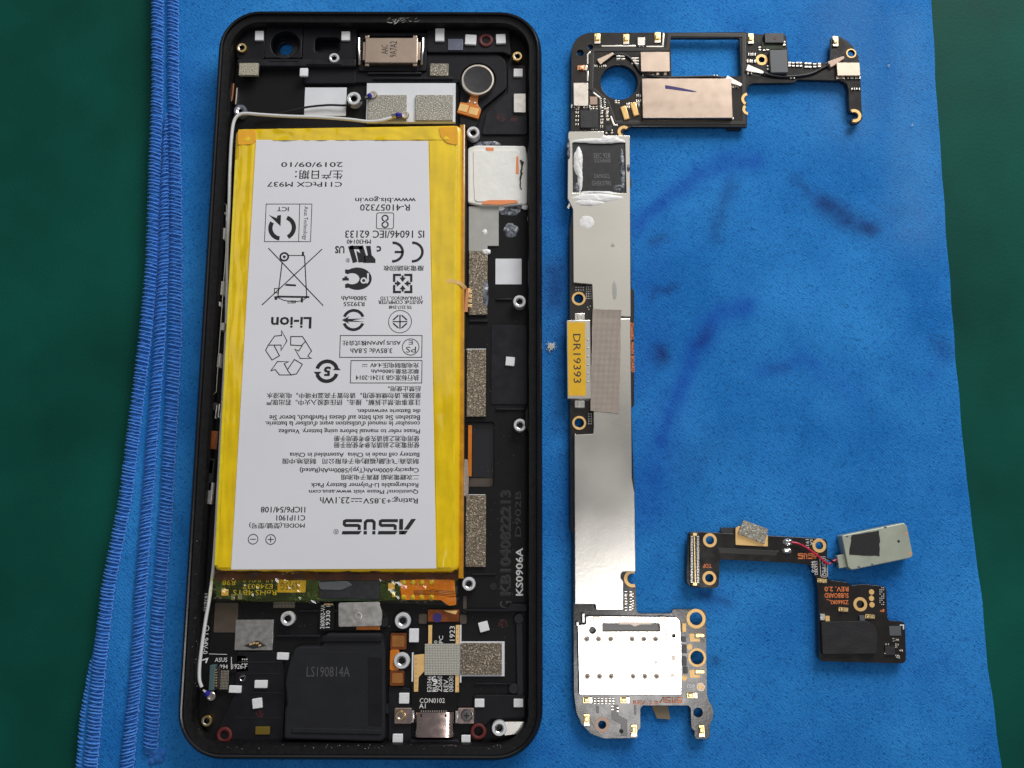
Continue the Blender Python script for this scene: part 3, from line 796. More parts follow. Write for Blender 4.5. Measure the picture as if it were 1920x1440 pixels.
lf=part(rnd(Q([(383,1105),(394,1105),(391,1225),(462,1230),(466,1258),(428,1262),(428,1298),(372,1296),(374,1200)],ZF+.6),.3),ZF,ZF+.6,'antenna_flex','graphite',.05)
text('1926-G',(382,1113,389,1145),270,ZF+.63,'ink_white',lf); text('ZS660KL',(374,1175,381,1230),270,ZF+.63,'ink_white',lf); text('1 94V-0',(381,1188,390,1226),270,ZF+.63,'ink_white',lf)
text('ASUS',(403,1233,426,1241),0,ZF+.63,'ink_white',lf); text('994',(412,1246,427,1254),0,ZF+.63,'ink_white',lf); text('1926-F',(436,1245,463,1254),0,ZF+.63,'ink_white',lf)
mb=MB()
mb.ribbon(Q([(434,1232),(434,1255)],ZF+.6),.14,ZF+.63); mb.ribbon(Q([(392,1226),(426,1227)],ZF+.6),.1,ZF+.63)
mb.ribbon(CI(387,1178,5,ZF+.6,8),.12,ZF+.63,True); mb.ribbon(Q([(378,1238),(389,1235),(386,1243)],ZF+.6),.3,ZF+.63)
for i in range(3):
    for j in range(3): mb.flat(CI(455+i*4,1236+j*4.5,1.3,ZF+.6,6),ZF+.63)
mb.build('flex_marking','ink_white',lf,smooth=False)
ac=part(RB(397,1271,10,46,0,5.2,.2),ZF,5.2,'antenna_connector','teal_plastic',.15)
part(RB(408,1271,7,40,0,4.6),ZF,4.6,'connector_body','chip_black',.1,ac)
for k in range(7): part(RB(404,1256+k*5,5,2.4,0,4.9),4.4,4.8,'pin','gold',.03,ac)
part(RR(410,1257,428,1293,ZF+.9),ZF+.6,ZF+.9,'mesh_pad','mesh_pad',.04)
# display flex connector and its can
df=part(RR(598,1131,628,1182,3.6),ZF,3.8,'display_flex','graphite',.06)
text('260002-VA',(601,1133,609,1179),90,3.83,'ink_white',df); text('19330 1',(611,1136,619,1177),90,3.83,'ink_white',df)
for k in range(7): part(RR(608+k*2.4,1131,609.6+k*2.4,1135,3.9),3.8,3.9,'pin','gold',.02,df)
part(rnd(Q([(634,1130),(712,1128),(713,1138),(717,1148),(715,1174),(634,1176)],5.),.5),ZF,4.9,'connector_can','foil_silver',.12,df)
mb=MB(); mb.lathe(P(671,1155,4.9),[(.9,4.92),(.8,4.96),(.6,4.93)],20); mb.build('can_mark','nickel',df)
part(RR(668,1174,712,1181,3.8),ZF,3.8,'flex_edge','kapton_amber',.04,df)
part(RR(715,1160,727,1176,4.4,.2),ZF,4.3,'plastic_clip','plastic_grey',.1)
# USB flex board
uf=part(rnd(Q([(803,1163),(861,1163),(862,1300),(857,1304),(857,1336),(771,1336),(771,1226),(796,1226),(803,1216)],ZF+.8),.2),ZF,ZF+.8,'usb_flex','graphite',.06)
zt=ZF+.8
part(RR(802,1143,861,1166,zt+.3,.3),ZF,zt+.4,'flex_connector','kapton_brown',.1,uf)
part(CI(820,1158,9,zt+.42,16)[:],zt+.38,zt+.43,'ink_mark','ink_purple',0,uf)
part(Q([(832,1145),(858,1145),(855,1152),(846,1150)],zt+.45),zt+.38,zt+.44,'connector_glint','gold_matte',0,uf)
for q in ((803,1172,810,1210),(854,1172,861,1298)): part(RR(*q,zt+.1),zt,zt+.1,'gold_strip','gold_matte',.03,uf)
part(Q([(776,1228),(797,1226),(797,1257),(785,1270),(784,1297),(776,1297)],zt+.1),zt,zt+.1,'gold_strip','gold_matte',.03,uf)
for q in ((772,1224,775,1278),(862,1172,865,1208),(862,1266,865,1280)): part(RR(*q,zt),ZF,zt+.05,'backing_edge','sheet_white',.02,uf)
part(RR(796,1207,862,1266,zt+.4),zt+.1,zt+.35,'silver_tape','silver_tape',.08,uf)
for b,q in (('1923',(843,1174,853,1201)),('PC',(823,1192,831,1206)),('0',(814,1201,820,1206)),('E20346',(801,1267,809,1297)),('ZS660',(820,1267,829,1297)),('REV.',(832,1272,841,1297)),('08030',(842,1267,850,1297))):
    text(b,q,90,zt+.03,'ink_white',uf)
text('CON0102',(787,1309,834,1318),0,zt+.03,'ink_white',uf); text('A1',(786,1319,798,1328),0,zt+.03,'ink_white',uf)
text('RU',(811,1284,819,1297),90,zt+.03,'ink_white',uf,.03); 
mb=MB(); mb.ribbon(CI(815,1273,4.5,zt,10,60,300),.3,zt+.03); mb.ribbon(CI(815,1278,4,zt,10,-120,120),.3,zt+.03); mb.build('safety_mark','ink_white',uf,smooth=False)
for x,y0,n in ((858,1180,5),(780,1236,7)):
    for k in range(n): part(CI(x,y0+k*9+(80 if x>800 and k>2 else 0),.9,zt+.12,6),zt+.05,zt+.115,'via','engrave_dark',0,uf)
# USB-C socket
mb=MB(); (X0,Y0),_,(X1,Y1),_=RR(777,1337,851,1384,6.)
vs=[];fs=[];n=14
for yy in (Y0,Y1):
    for k in range(n+1):
        a=math.pi*k/n; ww=(X1-X0)/2; zz=5.4
        u=math.cos(a); vs.append(((X0+X1)/2-ww*math.copysign(abs(u)**.35,u),yy,ZF+(zz-ZF)*(math.sin(a)**.4 if math.sin(a)>0 else 0)))
for k in range(n): fs.append((k,k+n+1,k+n+2,k+1))
fs.append(tuple(range(n+1))); fs.append(tuple(range(2*n+1,n,-1)))
mb.add(vs,fs); us=mb.build('usb_socket','usb_steel',phone)
for q in ((788,1339,792,1344),(834,1339,838,1344)): part(RR(*q,5.45),5.3,5.46,'slot','engrave_dark',0,us)
for x in (787,841):
    for y in (1358,1365,1380): part(CI(x,y,1.3,5.42,8),5.3,5.44,'spot_weld','steel_dark',0,us)
for k in range(12): part(RR(789+k*4.2,1332,791+k*4.2,1336,zt+.1),zt,zt+.15,'pin','solder',.02,us)
bl=RR(739,1328,772,1358,5.,.3); part(bl,ZF,4.6,'bracket_ear','usb_steel',.1,us); br=RR(858,1328,889,1358,5.,.3); part(br,ZF,4.6,'bracket_ear','usb_steel',.1,us)
part(RR(770,1333,776,1357,5.),ZF,4.3,'bracket_bend','steel',.2,us); part(RR(853,1333,859,1357,5.),ZF,4.9,'bracket_bend','steel',.2,us)
boss(750,1342,9.5,5.0,'brass','brass_insert',.6)
mb=MB(); c=P(875,1342,5.2); s=mmpx(1342,5.2); mb.lathe(c,[(11*s,4.6),(11*s,5.0),(9.5*s,5.2),(.001,5.22)],24); sw=mb.build('screw','steel_dark',us)
mb=MB()
for a in (0,90): mb.flat(RB(875,1342,10,2.6,a,5.24),5.235+.002*(a>0))
mb.build('cross_slot','engrave_dark',us,smooth=False)

# ------------------------------------------------------------------ BATTERY
def crumple(poly,z,h,m,name,parent,nx=26,ny=7,seed=0,fq=(.55,.7)):
    (ax,ay),(bx,by),(cx,cy),(dx,dy)=poly; mb=MB(); vs=[];fs=[]
    for j in range(ny+1):
        for i in range(nx+1):
            s,t=i/nx,j/ny; x=(ax*(1-s)+bx*s)*(1-t)+(dx*(1-s)+cx*s)*t; y=(ay*(1-s)+by*s)*(1-t)+(dy*(1-s)+cy*s)*t
            X,Y=P(x,y,z); q=noise.noise(Vector((X*fq[0],Y*fq[1],seed)))+.5*abs(noise.noise(Vector((X*fq[0]*2.4,Y*fq[1]*2.3,seed+3))))
            vs.append((X,Y,z+h*max(-.2,q)+.0007*i))
    for j in range(ny):
        for i in range(nx):
            a=j*(nx+1)+i; fs.append((a,a+nx+1,a+nx+2,a+1))
    mb.add(vs,fs); return mb.build(name,m,parent,smooth=m!='clear_film',ang=60)
ZB0,ZB=ZF,7.0
bat=thing('battery_pack','yellow taped battery pack with grey printed label lying inside the phone','battery',(*P(630,650,ZF),ZB0))
# body with soft pillow edges
bc=[(400,1073),(861,1074),(866,233),(441,240)]
mb=MB(); base=rnd(Q(bc,ZB),2.0,6)
rings=[(inset(base,.3) ,ZB0),(base,ZB0+.5),(base,ZB-.9),(inset(base,.18),ZB-.38),(inset(base,.5),ZB-.1),(inset(base,1.0),ZB)]
n=len(base); vs=[(x,y,z) for r,z in rings for x,y in r]; fs=[]
for k in range(len(rings)-1):
    for i in range(n): j=(i+1)%n; fs.append((k*n+i,k*n+j,(k+1)*n+j,(k+1)*n+i))
mb.add(vs,fs); mb.cap([rings[-1][0]],ZB)
mb.build('yellow_wrap','yellow_tape',bat)
# side flange of the folded pouch along the board bay and darker tape edges
part(Q([(862,234),(872,234),(869,1085),(859,1085)],6.0),ZB0,6.3,'side_fold','yellow_side',.25,bat)
for q in ([(446,244),(479,243),(479,262),(476,270),(446,272)],[(822,239),(858,237),(858,272),(838,268),(826,256)]):
    part(rnd(Q(q,ZB+.28),.6),ZB-.1,ZB+.28,'folded_corner','yellow_corner',.03,bat)
for q in ([(441,300),(449,300),(409,1060),(402,1060)],[(853,240),(857,240),(852,1062),(848,1062)]):
    part(Q(q,ZB+.03),ZB-.5,ZB+.03,'tape_overlap','yellow_overlap',.02,bat)
crumple([(447,243),(858,238),(858,262),(446,264)],ZB+.12,.30,'yellow_film','tape_edge',bat,60,6,12)
crumple([(449,262),(478,264),(433,1064),(409,1064)],ZB+.10,.20,'yellow_film','tape_edge',bat,10,130,21,(.9,.10))
crumple([(805,264),(853,262),(848,1064),(820,1064)],ZB+.10,.20,'yellow_film','tape_edge',bat,12,130,27,(.7,.08))
ZL=ZB+.12
lab=part(Q([(480,262),(803,264),(818,1066),(433,1068)],ZL),ZB-.05,ZL,'label_sheet','label_grey',.05,bat)
zi=ZL+.025
T=[("2019/09/10",(527,304,642,313)),("生产日期：",(553,319,642,336)),("C11PtCX M937",(501,341,641,350)),("www.bis.gov.in",(666,368,779,380)),("R-41057320",(675,383,768,395)),
("IS 16046/IEC 62133",(647,432,795,446)),("MH30140",(650,449,695,457)),("ICT",(519,388,541,396)),("廢電池請回收",(719,498,794,508)),("5800mAh",(640,555,687,563)),("R39255",(644,566,683,574)),
("(THAILAND)CO., LTD",(713,554,791,562)),("ASUSTeK COMPUTER",(709,563,793,570)),("TIS 2217-2548",(729,573,772,579)),("ASUS JAPAN株式会社",(642,637,751,648)),("3.85Vdc 5.8Ah",(657,653,735,662)),
("充电限制电压:4.4V",(694,680,785,690)),("额定容量:5800mAh",(696,692,785,701)),("执行标准:GB 31241-2014",(667,703,785,714)),("后禁止使用。",(727,724,789,734)),
("重鼓胀,请勿继续使用。请勿置于高温环境中。电池浸水",(500,736,789,747)),("注意事项:禁止拆解、撞击、挤压或投入火中。若出现严",(499,749,788,760)),("die Batterie verwenden.",(669,767,788,775)),
("Beziehen Sie sich bitte auf dieses Handbuch, bevor Sie",(505,777,787,788)),("consulter le manuel d'utilisation avant d'utiliser la batterie.",(497,790,787,799)),
("Please refer to manual before using battery. Veuillez",(522,802,787,813)),("使用电池之前请先参考使用手册",(626,817,786,828)),("使用電池之前請先參考使用手冊",(626,829,786,840)),
("Battery cell made in China  Assembled in China",(543,846,786,857)),("制造商:飞毛腿(福建)电子有限公司   制造地:中国",(530,858,785,870)),("Capacity:6000mAh(Typ)/5800mAh(Rated)",(562,875,785,886)),
("二次鋰電池組 鋰离子电池组",(639,890,785,900)),("Rechargeable Li-Polymer Battery Pack",(583,903,784,914)),("Questions? Please visit www.asus.com",(579,917,784,926)),
("Rating:+3.85V",(681,931,783,944)),("23.1Wh",(600,932,655,944)),("1ICP6/54/108",(489,950,572,961)),("C11P1901",(518,966,572,976)),("MODEL(型號/型号)",(467,979,571,991))]
for b,q in T:
    mb=MB(); text_into(mb,b,q,180,zi); text_into(mb,b,(q[0]+.55,q[1],q[2]+.55,q[3]),180,zi+.001); mb.build('lettering','ink',lab,smooth=False)
text('Asus Technology',(567,387,577,450),270,zi,'ink',lab); text('Li-ion',(508,594,584,616),180,zi,'ink',lab,.022)
text('c',(706,461,715,472),180,zi,'ink',lab,.03); text('US',(628,461,646,475),180,zi,'ink',lab,.03)
text('®',(648,484,656,492),180,zi,'ink',lab); text('®',(625,992,635,1002),180,zi,'ink',lab)
def logo(fn,name='printed_mark',parent=None,m='ink'):
    mb=MB(); fn(mb); return mb.build(name,m,parent or lab,smooth=False)
def px(w,y): return w*mmpx(y,zi)
def rectline(mb,x0,y0,x1,y1,w,r=0):
    mb.ribbon(RR(x0,y0,x1,y1,zi,r),px(w,(y0+y1)/2),zi,True)
def seg(mb,pts,w,closed=False): mb.ribbon(Q(pts,zi),px(w,pts[0][1]),zi,closed)
def ring(mb,x,y,r,w,a0=0,a1=360,n=40):
    mb.ribbon(CI(x,y,r,zi,n,a0,a1),px(w,y),zi,abs(a1-a0)>=360)
def fill(mb,pts): mb.flat(Q(pts,zi),zi+.001)
# square code left blank; approval marks
def f(mb): rectline(mb,497.5,382.5,583.5,453,1.3); seg(mb,[(562,382),(560,453)],1.3); ring(mb,530,427,21,8,-60,70); ring(mb,528,427,21,8,150,262); fill(mb,[(504,403),(519,409),(520,404),(527,403),(526,424)])
logo(f)
def f(mb): rectline(mb,706,399,738,429,1.4,.5); ring(mb,722,409,5.5,2.6,-40,250); ring(mb,722,421,5.5,2.6,140,430); seg(mb,[(717,419),(727,411)],2.4)
logo(f)
def f(mb):
    ring(mb,774,472.5,18,5,-95,95); ring(mb,737,472.5,18,5,-95,95); seg(mb,[(755,472.5),(740,472.5)],4.5)
logo(f)
def f(mb): # component mark: slanted R and U back to back
    seg(mb,[(657,461),(666,492)],9); seg(mb,[(676,461),(686,492)],9); seg(mb,[(656,464),(680,464)],7); fill(mb,[(684,493),(704,493),(704,486),(698,479),(682,479)]); fill(mb,[(672,492),(686,492),(684,480),(668,470)])
    fill(mb,[(690,480),(697,480),(695,461),(686,461)])
logo(f)
def f(mb): # oval certification mark
    o=[(670+27*math.cos(a),522.5+21*math.sin(a)) for a in np.linspace(2.2,-2.2,30)]
    i=[(660+14*math.cos(a),522.5+10.5*math.sin(a)) for a in np.linspace(-2.0,2.0,20)]
    fill(mb,[(647,505)]+[(670+27*math.cos(a),522.5+21*math.sin(a)) for a in np.linspace(-2.2,2.2,30)]+[(647,540),(647,533)]+[(660+14*math.cos(a),522.5+10.5*math.sin(a)) for a in np.linspace(2.2,-2.2,20)]+[(647,512)])
    fill(mb,[(642,521),(646,521),(646,518),(651,518),(651,521),(654,521),(654,526),(642,526)])
logo(f)
def f(mb):
    ring(mb,682,526,4.5,3); seg(mb,[(690,512),(690,527),(687,531)],3.2)
o=logo(f,'printed_mark',lab,'label_grey'); o.location.z+=.00002
def f(mb): # recycling square with four inward arrows
    for sx,sy in ((1,1),(1,-1),(-1,1),(-1,-1)):
        seg(mb,[(755+sx*3,531.5+sy*16),(755+sx*16,531.5+sy*16),(755+sx*16,531.5+sy*3)],4.5)
    for sx,sy in ((1,0),(-1,0),(0,1),(0,-1)):
        fill(mb,[(755+sx*3,531.5+sy*3),(755+sx*11-sy*6,531.5+sy*11+sx*6),(755+sx*11+sy*6,531.5+sy*11-sx*6)]); seg(mb,[(755+sx*10,531.5+sy*10),(755+sx*15,531.5+sy*15)],4)
logo(f)
def f(mb):
    ring(mb,663,600,18.5,5.5,20,160); ring(mb,663,600,18.5,5.5,200,340); fill(mb,[(641,600),(655,593),(652,598),(684,597),(660,600.5),(684,603.5),(652,603),(655,607)])
logo(f)
def f(mb):
    ring(mb,750,603,21.5,1.3); seg(mb,[(750,590),(750,617)],2.4); seg(mb,[(736,603),(764,603)],2.0)
    for sx in (1,-1):
        for sy in (1,-1): seg(mb,[(750+sx*3,603+sy*12),(750+sx*13,603+sy*3)],2.6)
logo(f)
def f(mb): rectline(mb,637.5,629,791,670,1.4); rectline(mb,657.5,676,791,718,1.4); ring(mb,770,650.5,15.5,1.4)
logo(f)
text('PS',(761,650,780,661),180,zi,'ink',lab); text('E',(766,638,774,646),180,zi,'ink',lab)
def f(mb): # voltage type marks
    seg(mb,[(679,683.5),(689,683.5)],1.2); seg(mb,[(658,935),(679,935)],1.5)
    for k in range(3): seg(mb,[(679+k*3.7,687),(681.3+k*3.7,687)],1.2); seg(mb,[(658+k*7.6,940),(663.5+k*7.6,940)],1.5)
logo(f)
def f(mb): # crossed-out wheelie bin
    seg(mb,[(503,465),(606,573)],1.9); seg(mb,[(604,467),(491,572)],1.9)
    ring(mb,533,481.5,7.5,3.4); mb.flat(CI(533,481.5,2.8,zi,12),zi)
    seg(mb,[(529,492),(521,556)],1.9); seg(mb,[(571,479),(575,556)],1.9); seg(mb,[(541,479),(571,479)],1.6); seg(mb,[(568,472),(568,480)],4); seg(mb,[(520,556),(580,557)],3.6)
    seg(mb,[(521,558),(532,563),(550,566),(566,564),(575,558)],1.6); seg(mb,[(535,534),(555,535)],3.6); rectline(mb,514.5,541,522,549,1.6); fill(mb,[(514,556),(520,555),(520,562),(515,562)]); rectline(mb,540,564,554,568,1.2); seg(mb,[(566,559),(566,567)],4)
logo(f)
def f(mb): # three chasing arrows, outlined
    seg(mb,[(503,647),(515,630),(528,629),(528,620),(538,639),(527,657),(527,647)],1.8,True)
    seg(mb,[(545,631),(567,631),(573,640),(565,648),(545,647)],1.8,True); seg(mb,[(573,640),(584,658),(577,668),(584,672),(563,672),(553,655),(560,658),(567,648)],1.8)
    seg(mb,[(503,647),(498,657),(510,675),(524,667),(514,648)],1.8); 
    seg(mb,[(508,695),(520,678),(541,678),(533,682),(541,697),(546,703),(524,703),(516,693)],1.8,True); seg(mb,[(539,693),(552,674),(567,683),(556,701),(546,703)],1.8)
logo(f)
def f(mb):
    ring(mb,613,696,19,7,20,165); ring(mb,613,696,19,7,200,345); fill(mb,[(588,697),(603,697),(595,705)]); fill(mb,[(624,694),(639,694),(631,686)])
logo(f)
text('5',(607,687,620,705),180,zi,'ink',lab,.045)
def asus(mb,box,rot,z,w=.2):
    g=boxmap(*box,rot,z); p0,p1=g(0,0),g(0,1); hh=math.hypot(p1[0]-p0[0],p1[1]-p0[1])
    def st(pts,ww=w): mb.ribbon([g(*p) for p in pts],ww*hh,z)
    def fl(pts): mb.flat([g(*p) for p in pts],z)
    fl([(0,0),(.065,0),(.165,.70),(.10,.70)]); fl([(.107,.76),(.172,.76),(.205,1),(.142,1)] ); fl([(.175,0),(.228,0),(.228,.70),(.175,.70)]); fl([(.165,.76),(.228,.76),(.228,1),(.165,1)])
    for x in (.0,.485):
        fl([(x+.245,.78),(x+.505,.78),(x+.515,1),(x+.28,1)]); st([(x+.245,.11),(x+.46,.11),(x+.482,.16),(x+.485,.34),(x+.465,.42),(x+.30,.42),(x+.28,.48),(x+.28,.71)])
    st([(.565,.71),(.565,.22),(.59,.11),(.66,.11),(.685,.22),(.685,.71)]); fl([(.545,.78),(.588,.78),(.588,1),(.545,1)]); fl([(.66,.78),(.705,.78),(.705,1),(.66,1)])
mb=MB(); asus(mb,(641,973,780,1002),180,zi); mb.build('brand_logo','ink',lab,smooth=False)
def f(mb): ring(mb,507.5,1011.5,9,1.5); seg(mb,[(502,1011.5),(513,1011.5)],1.5); seg(mb,[(507.5,1006),(507.5,1017)],1.5); ring(mb,474.5,1011,9,1.5); seg(mb,[(469,1011),(480,1011)],1.5)
logo(f)
# tape end over the protection board
mb=MB(); vs=[]; fs=[]; prof=[(1068,6.85),(1071,6.7),(1074,6.2),(1077,5.7),(1081,5.45),(1088,5.35)]
for k,(yy,zz) in enumerate(prof):
    for i in range(41):
        x=403+456*i/40; X,Y=P(x,yy,zz); vs.append((X,Y+.10*noise.noise(Vector((X*.3,k,2))),zz+.16*noise.noise(Vector((X*.35,k*.5,5)))*(1 if k else 0)))
for k in range(5):
    for i in range(40): a=k*41+i; fs.append((a,a+41,a+42,a+1))
mb.add(vs,fs); mb.build('tape_fold','kapton_fold',bat,ang=80)
part(Q([(404,1074),(860,1075),(858,1090),(400,1090)],5.0),ZB0,5.1,'pouch_end','battery_dark',.2,bat)
zp=5.2
pcb=part(rnd(Q([(398,1084),(640,1086),(855,1086),(855,1128),(750,1127),(600,1128),(480,1129),(405,1122)],zp),.4),ZB0,zp,'protection_board','battery_pcb',.3,bat)
part(rnd(Q([(598,1090),(712,1088),(712,1124),(598,1122)],zp+.1),.4),zp-.1,zp+.12,'black_tape','chip_black',.08,pcb)
part(rnd(Q([(596,1092),(650,1089),(662,1097),(640,1107),(600,1106)],zp+.2),.6),zp,zp+.3,'component_bump','chip_grey',.15,pcb)
part(RR(520,1087,573,1111,zp+.2),zp,zp+.15,'date_sticker','sticker_pack',.03,pcb)
text('X995G',(526,1092,562,1106),180,zp+.18,'ink_soft',pcb)
for b,q in (('UL 94V-0',(455,1083,511,1092)),('E248037',(455,1095,511,1104)),('RoHS 4BTS',(437,1106,518,1116)),('R98',(417,1088,441,1097))): text(b,q,180,zp+.05,'ink_yellow',pcb)
for q,m in (((415,1105,428,1117),'gold_matte'),((433,1114,440,1125),'solder'),((446,1113,454,1124),'solder'),((728,1093,740,1105),'gold_matte'),((735,1110,741,1120),'ink_yellow')): part(RR(*q,zp+.15),zp,zp+.15,'board_component',m,.04,pcb)
fx=part(rnd(Q([(750,1086),(852,1087),(856,1134),(842,1136),(826,1125),(752,1125)],zp+.15),.3),zp-.1,zp+.15,'orange_flex','kapton_amber',.05,pcb)
mb=MB()
for k in range(4): mb.ribbon(Q([(776,1108+k*2.6),(802,1107+k*2.6),(815,1106+k*2.8),(853,1110+k*3)],zp+.2),.13,zp+.17)
mb.build('copper_trace','battery_dark',pcb,smooth=False)
mb=MB()
for x in (757,774,791,809):
    for y in (1092,1120): mb.dome(P(x,y,zp),.6,zp+.12,.25,n=10,rings=3)
mb.build('solder_dots','ink_yellow',pcb)
# crumpled clear tape highlights: creased film over the board end
fm=bpy.data.materials.new('clear_film'); fm.use_nodes=True; nt=fm.node_tree; b=nt.nodes['Principled BSDF']
b.inputs['Base Color'].default_value=(.95,.85,.35,1); b.inputs['Roughness'].default_value=.08; b.inputs['Transmission Weight'].default_value=1.0; b.inputs['IOR'].default_value=1.0; b.inputs['Specular IOR Level'].default_value=.5; b.inputs['Coat Weight'].default_value=1.0; b.inputs['Coat IOR'].default_value=1.5; b.inputs['Coat Roughness'].default_value=.06
M['clear_film']=fm
crumple([(396,1082),(600,1084),(600,1131),(400,1127)],zp+.35,1.3,'clear_film','tape_film',pcb,34,9,1)
crumple([(712,1084),(858,1084),(858,1136),(712,1130)],zp+.3,1.0,'clear_film','tape_film',pcb,20,7,4)
# tan strap over the side fold
mb=MB(); pts=[P(831,526,ZB+.1),P(850,527,ZB+.1),P(864,531,ZB),P(873,540,6.5)]
zs=(ZB+.1,ZB+.12,ZB+.02,6.0); 
vs=[];fs=[]
for i,(p,z) in enumerate(zip(pts,zs)):
    d=Vector(pts[min(i+1,3)])-Vector(pts[max(i-1,0)]); d.normalize(); nrm=(-d.y*.45,d.x*.45)
    vs+=[(p[0]+nrm[0],p[1]+nrm[1],z),(p[0]-nrm[0],p[1]-nrm[1],z)]
for i in range(3): fs.append((2*i,2*i+1,2*i+3,2*i+2))
mb.add(vs,fs); mb.build('flex_strap','gold_matte',bat)

# ------------------------------------------------------------------ coaxial cables inside the phone
def smooth_path(pts,k=6):
    out=[]; P_=[Vector(p) for p in pts]
    for i in range(len(P_)-1):
        p0,p1,p2,p3=P_[max(i-1,0)],P_[i],P_[i+1],P_[min(i+2,len(P_)-1)]
        for s in range(k):
            t=s/k; out.append(.5*((2*p1)+(-p0+p2)*t+(2*p0-5*p1+4*p2-p3)*t*t+(-p0+3*p1-3*p2+p3)*t**3))
    out.append(P_[-1]); return [tuple(p) for p in out]
wc=thing('coaxial_cable','thin white coaxial cable running round the upper edge of the battery','cable',(*P(440,300,ZF),ZF))
z=5.6
path=[(735,220,5.4),(715,226,z),(690,228,z),(655,224,z),(600,220,z),(540,218,z),(490,215,z),(460,213,z),(446,217,z),(438,230,z),(434,260,z),(431,320,z),(429,400,5.2),(426,470,3.8),(424,620,3.6),(412,860,3.6),(402,1040,3.8),(394,1112,5.2),(386,1160,5.2),(378,1215,5.2),(374,1250,5.2),(374,1275,5.2),(378,1288,5.0)]
mb=MB(); mb.tube(smooth_path([(*P(x,y,q),q) for x,y,q in path]),.40,10); mb.build('cable_jacket','cable_white',wc)
def coax_plug(parent,x,y,dx,dy,z):
    mb=MB(); mb.tube([(*P(x-dx,y-dy,z),z),(*P(x,y,z),z)],[.45,.6],8); mb.build('crimp','steel',parent)
    mb=MB(); mb.tube([(*P(x,y,z),z),(*P(x+dx*.5,y+dy*.5,z),z+.1),(*P(x+dx*1.3,y+dy*1.3,z),z)],[.55,.75,.5],8); mb.build('blue_sleeve','ink_blue',parent)
    mb=MB(); c=P(x+dx*1.9,y+dy*1.9,z); mb.lathe(c,[(1.0,z-.5),(1.0,z),(.85,z+.15),(.55,z+.15),(.5,z),(.001,z-.05)],16); mb.build('plug_ring','nickel',parent)
coax_plug(wc,742,217,9,-1,5.4); coax_plug(wc,386,1298,5,4,5.0)
kc=thing('coaxial_cable','thin black coaxial cable crossing the white patch at the top of the phone','cable',(*P(600,200,ZF),ZF))
mb=MB(); path=[(694,183,5.3),(680,187,5.0),(655,197,4.6),(615,197,4.4),(575,201,4.3),(540,209,4.3),(510,215,4.2),(480,219,4.2)]
mb.tube(smooth_path([(*P(x,y,q),q) for x,y,q in path]),.26,8); mb.build('cable_jacket','cable_black',kc)
coax_plug(kc,690,182,5,-2.5,5.0)

# ------------------------------------------------------------------ MAIN BOARD
ZP0,ZP=1.0,1.9
mbd=thing('main_board','long black main circuit board with silver shields lying beside the phone','circuit board',(*P(1130,700,0),0))
def arcp(cx,cy,r,a0,a1,n=8):   # image-space arc, degrees counter-clockwise as seen
    return [(cx+r*math.cos(math.radians(a0+(a1-a0)*k/n)),cy-r*math.sin(math.radians(a0+(a1-a0)*k/n))) for k in range(n+1)]
out=[(1071,122)]+arcp(1109,99,38,180,90,9)+[(1245,61),(1400,60),(1402,63),(1474,66),(1477,100),(1479,117),(1548,118),(1556,114),(1558,71),(1570,67),(1588,76),(1601,89),(1609,105),(1613,130),(1615,190),(1617,222)]
out+=arcp(1603,218,14.5,-10,-110,6)+[(1596,232),(1595,225)]+arcp(1601,217,6,-100,100,6)[::1]+[(1594,211),(1592,200),(1591,168),(1588,157),(1578,151),(1496,149),(1489,155),(1412,156),(1404,160),(1401,166),(1401,178),(1396,180),(1394,185),(1396,190),(1401,192),(1401,196),(1397,199),(1396,204),(1401,209),(1401,238),(1185,237),(1180,240)]
out+=[(1178,243),(1170,245),(1167,250),(1180,256),(1184,540),(1189,545),(1189,760),(1184,765),(1188,890),(1192,1072),(1183,1074)]+[(1180,1078),(1177,1085),(1180,1095),(1192,1099),(1194,1146),(1199,1150),(1258,1150),(1262,1142),(1316,1142),(1324,1148),(1326,1300),(1329,1314),(1336,1324),(1338,1336),(1336,1348),(1331,1360),(1331,1380),(1326,1386),(1306,1386),(1302,1382),(1302,1371),(1296,1365),(1295,1328),(1290,1323),(1206,1323),(1201,1328),(1201,1366),(1196,1370),(1196,1384),(1132,1385),(1108,1376),(1090,1358),(1080,1334),(1076,1300),(1075,1150),(1074,1000),(1070,995),(1069,810),(1068,760),(1068,430),(1072,400),(1070,250)]
holes=[CI(1161,154,35,ZP,40),RR(1258,71,1388,143,ZP,.4),CI(1088,99,6.5,ZP,16),CI(1107,88,5,ZP,12),CI(1428,112,5.5,ZP,16),CI(1596,100,6.5,ZP,16),CI(1085,560,8,ZP,20),CI(1086,793,8,ZP,20),CI(1305,1160,12,ZP,24),CI(1307,1233,12.5,ZP,24),CI(1309,1336,8.5,ZP,20),CI(1129,1359,7,ZP,18)]
mb=MB(); mb.prism(rnd(Q(out,ZP),.25,2),ZP0,ZP,.06,holes); mb.build('board_substrate','pcb_black',mbd)
def bp(poly,z0,z1,name,m,b=.06,parent=None,holes=()): return part(poly,z0,z1,name,m,b,parent or mbd,holes)
# parts on the underside that the board rests on
for q in ((1110,420,1178,900),(1100,1160,1250,1290),(1210,160,1370,232)): bp(RR(*q,.5,.5),0,1.0,'rear_shield','steel_dark',0)
bp(RR(1598,165,1612,205,.5,.3),0,1.0,'rear_chip','chip_black',0)
bp(Q([(1363,236),(1392,236),(1390,243),(1366,243)],1.0),.1,1.0,'rear_chip','chip_black',0)
bp(Q([(1220,1320),(1252,1320),(1257,1349),(1232,1347)],.4),.25,.4,'flex_tail','tan_flex',0)
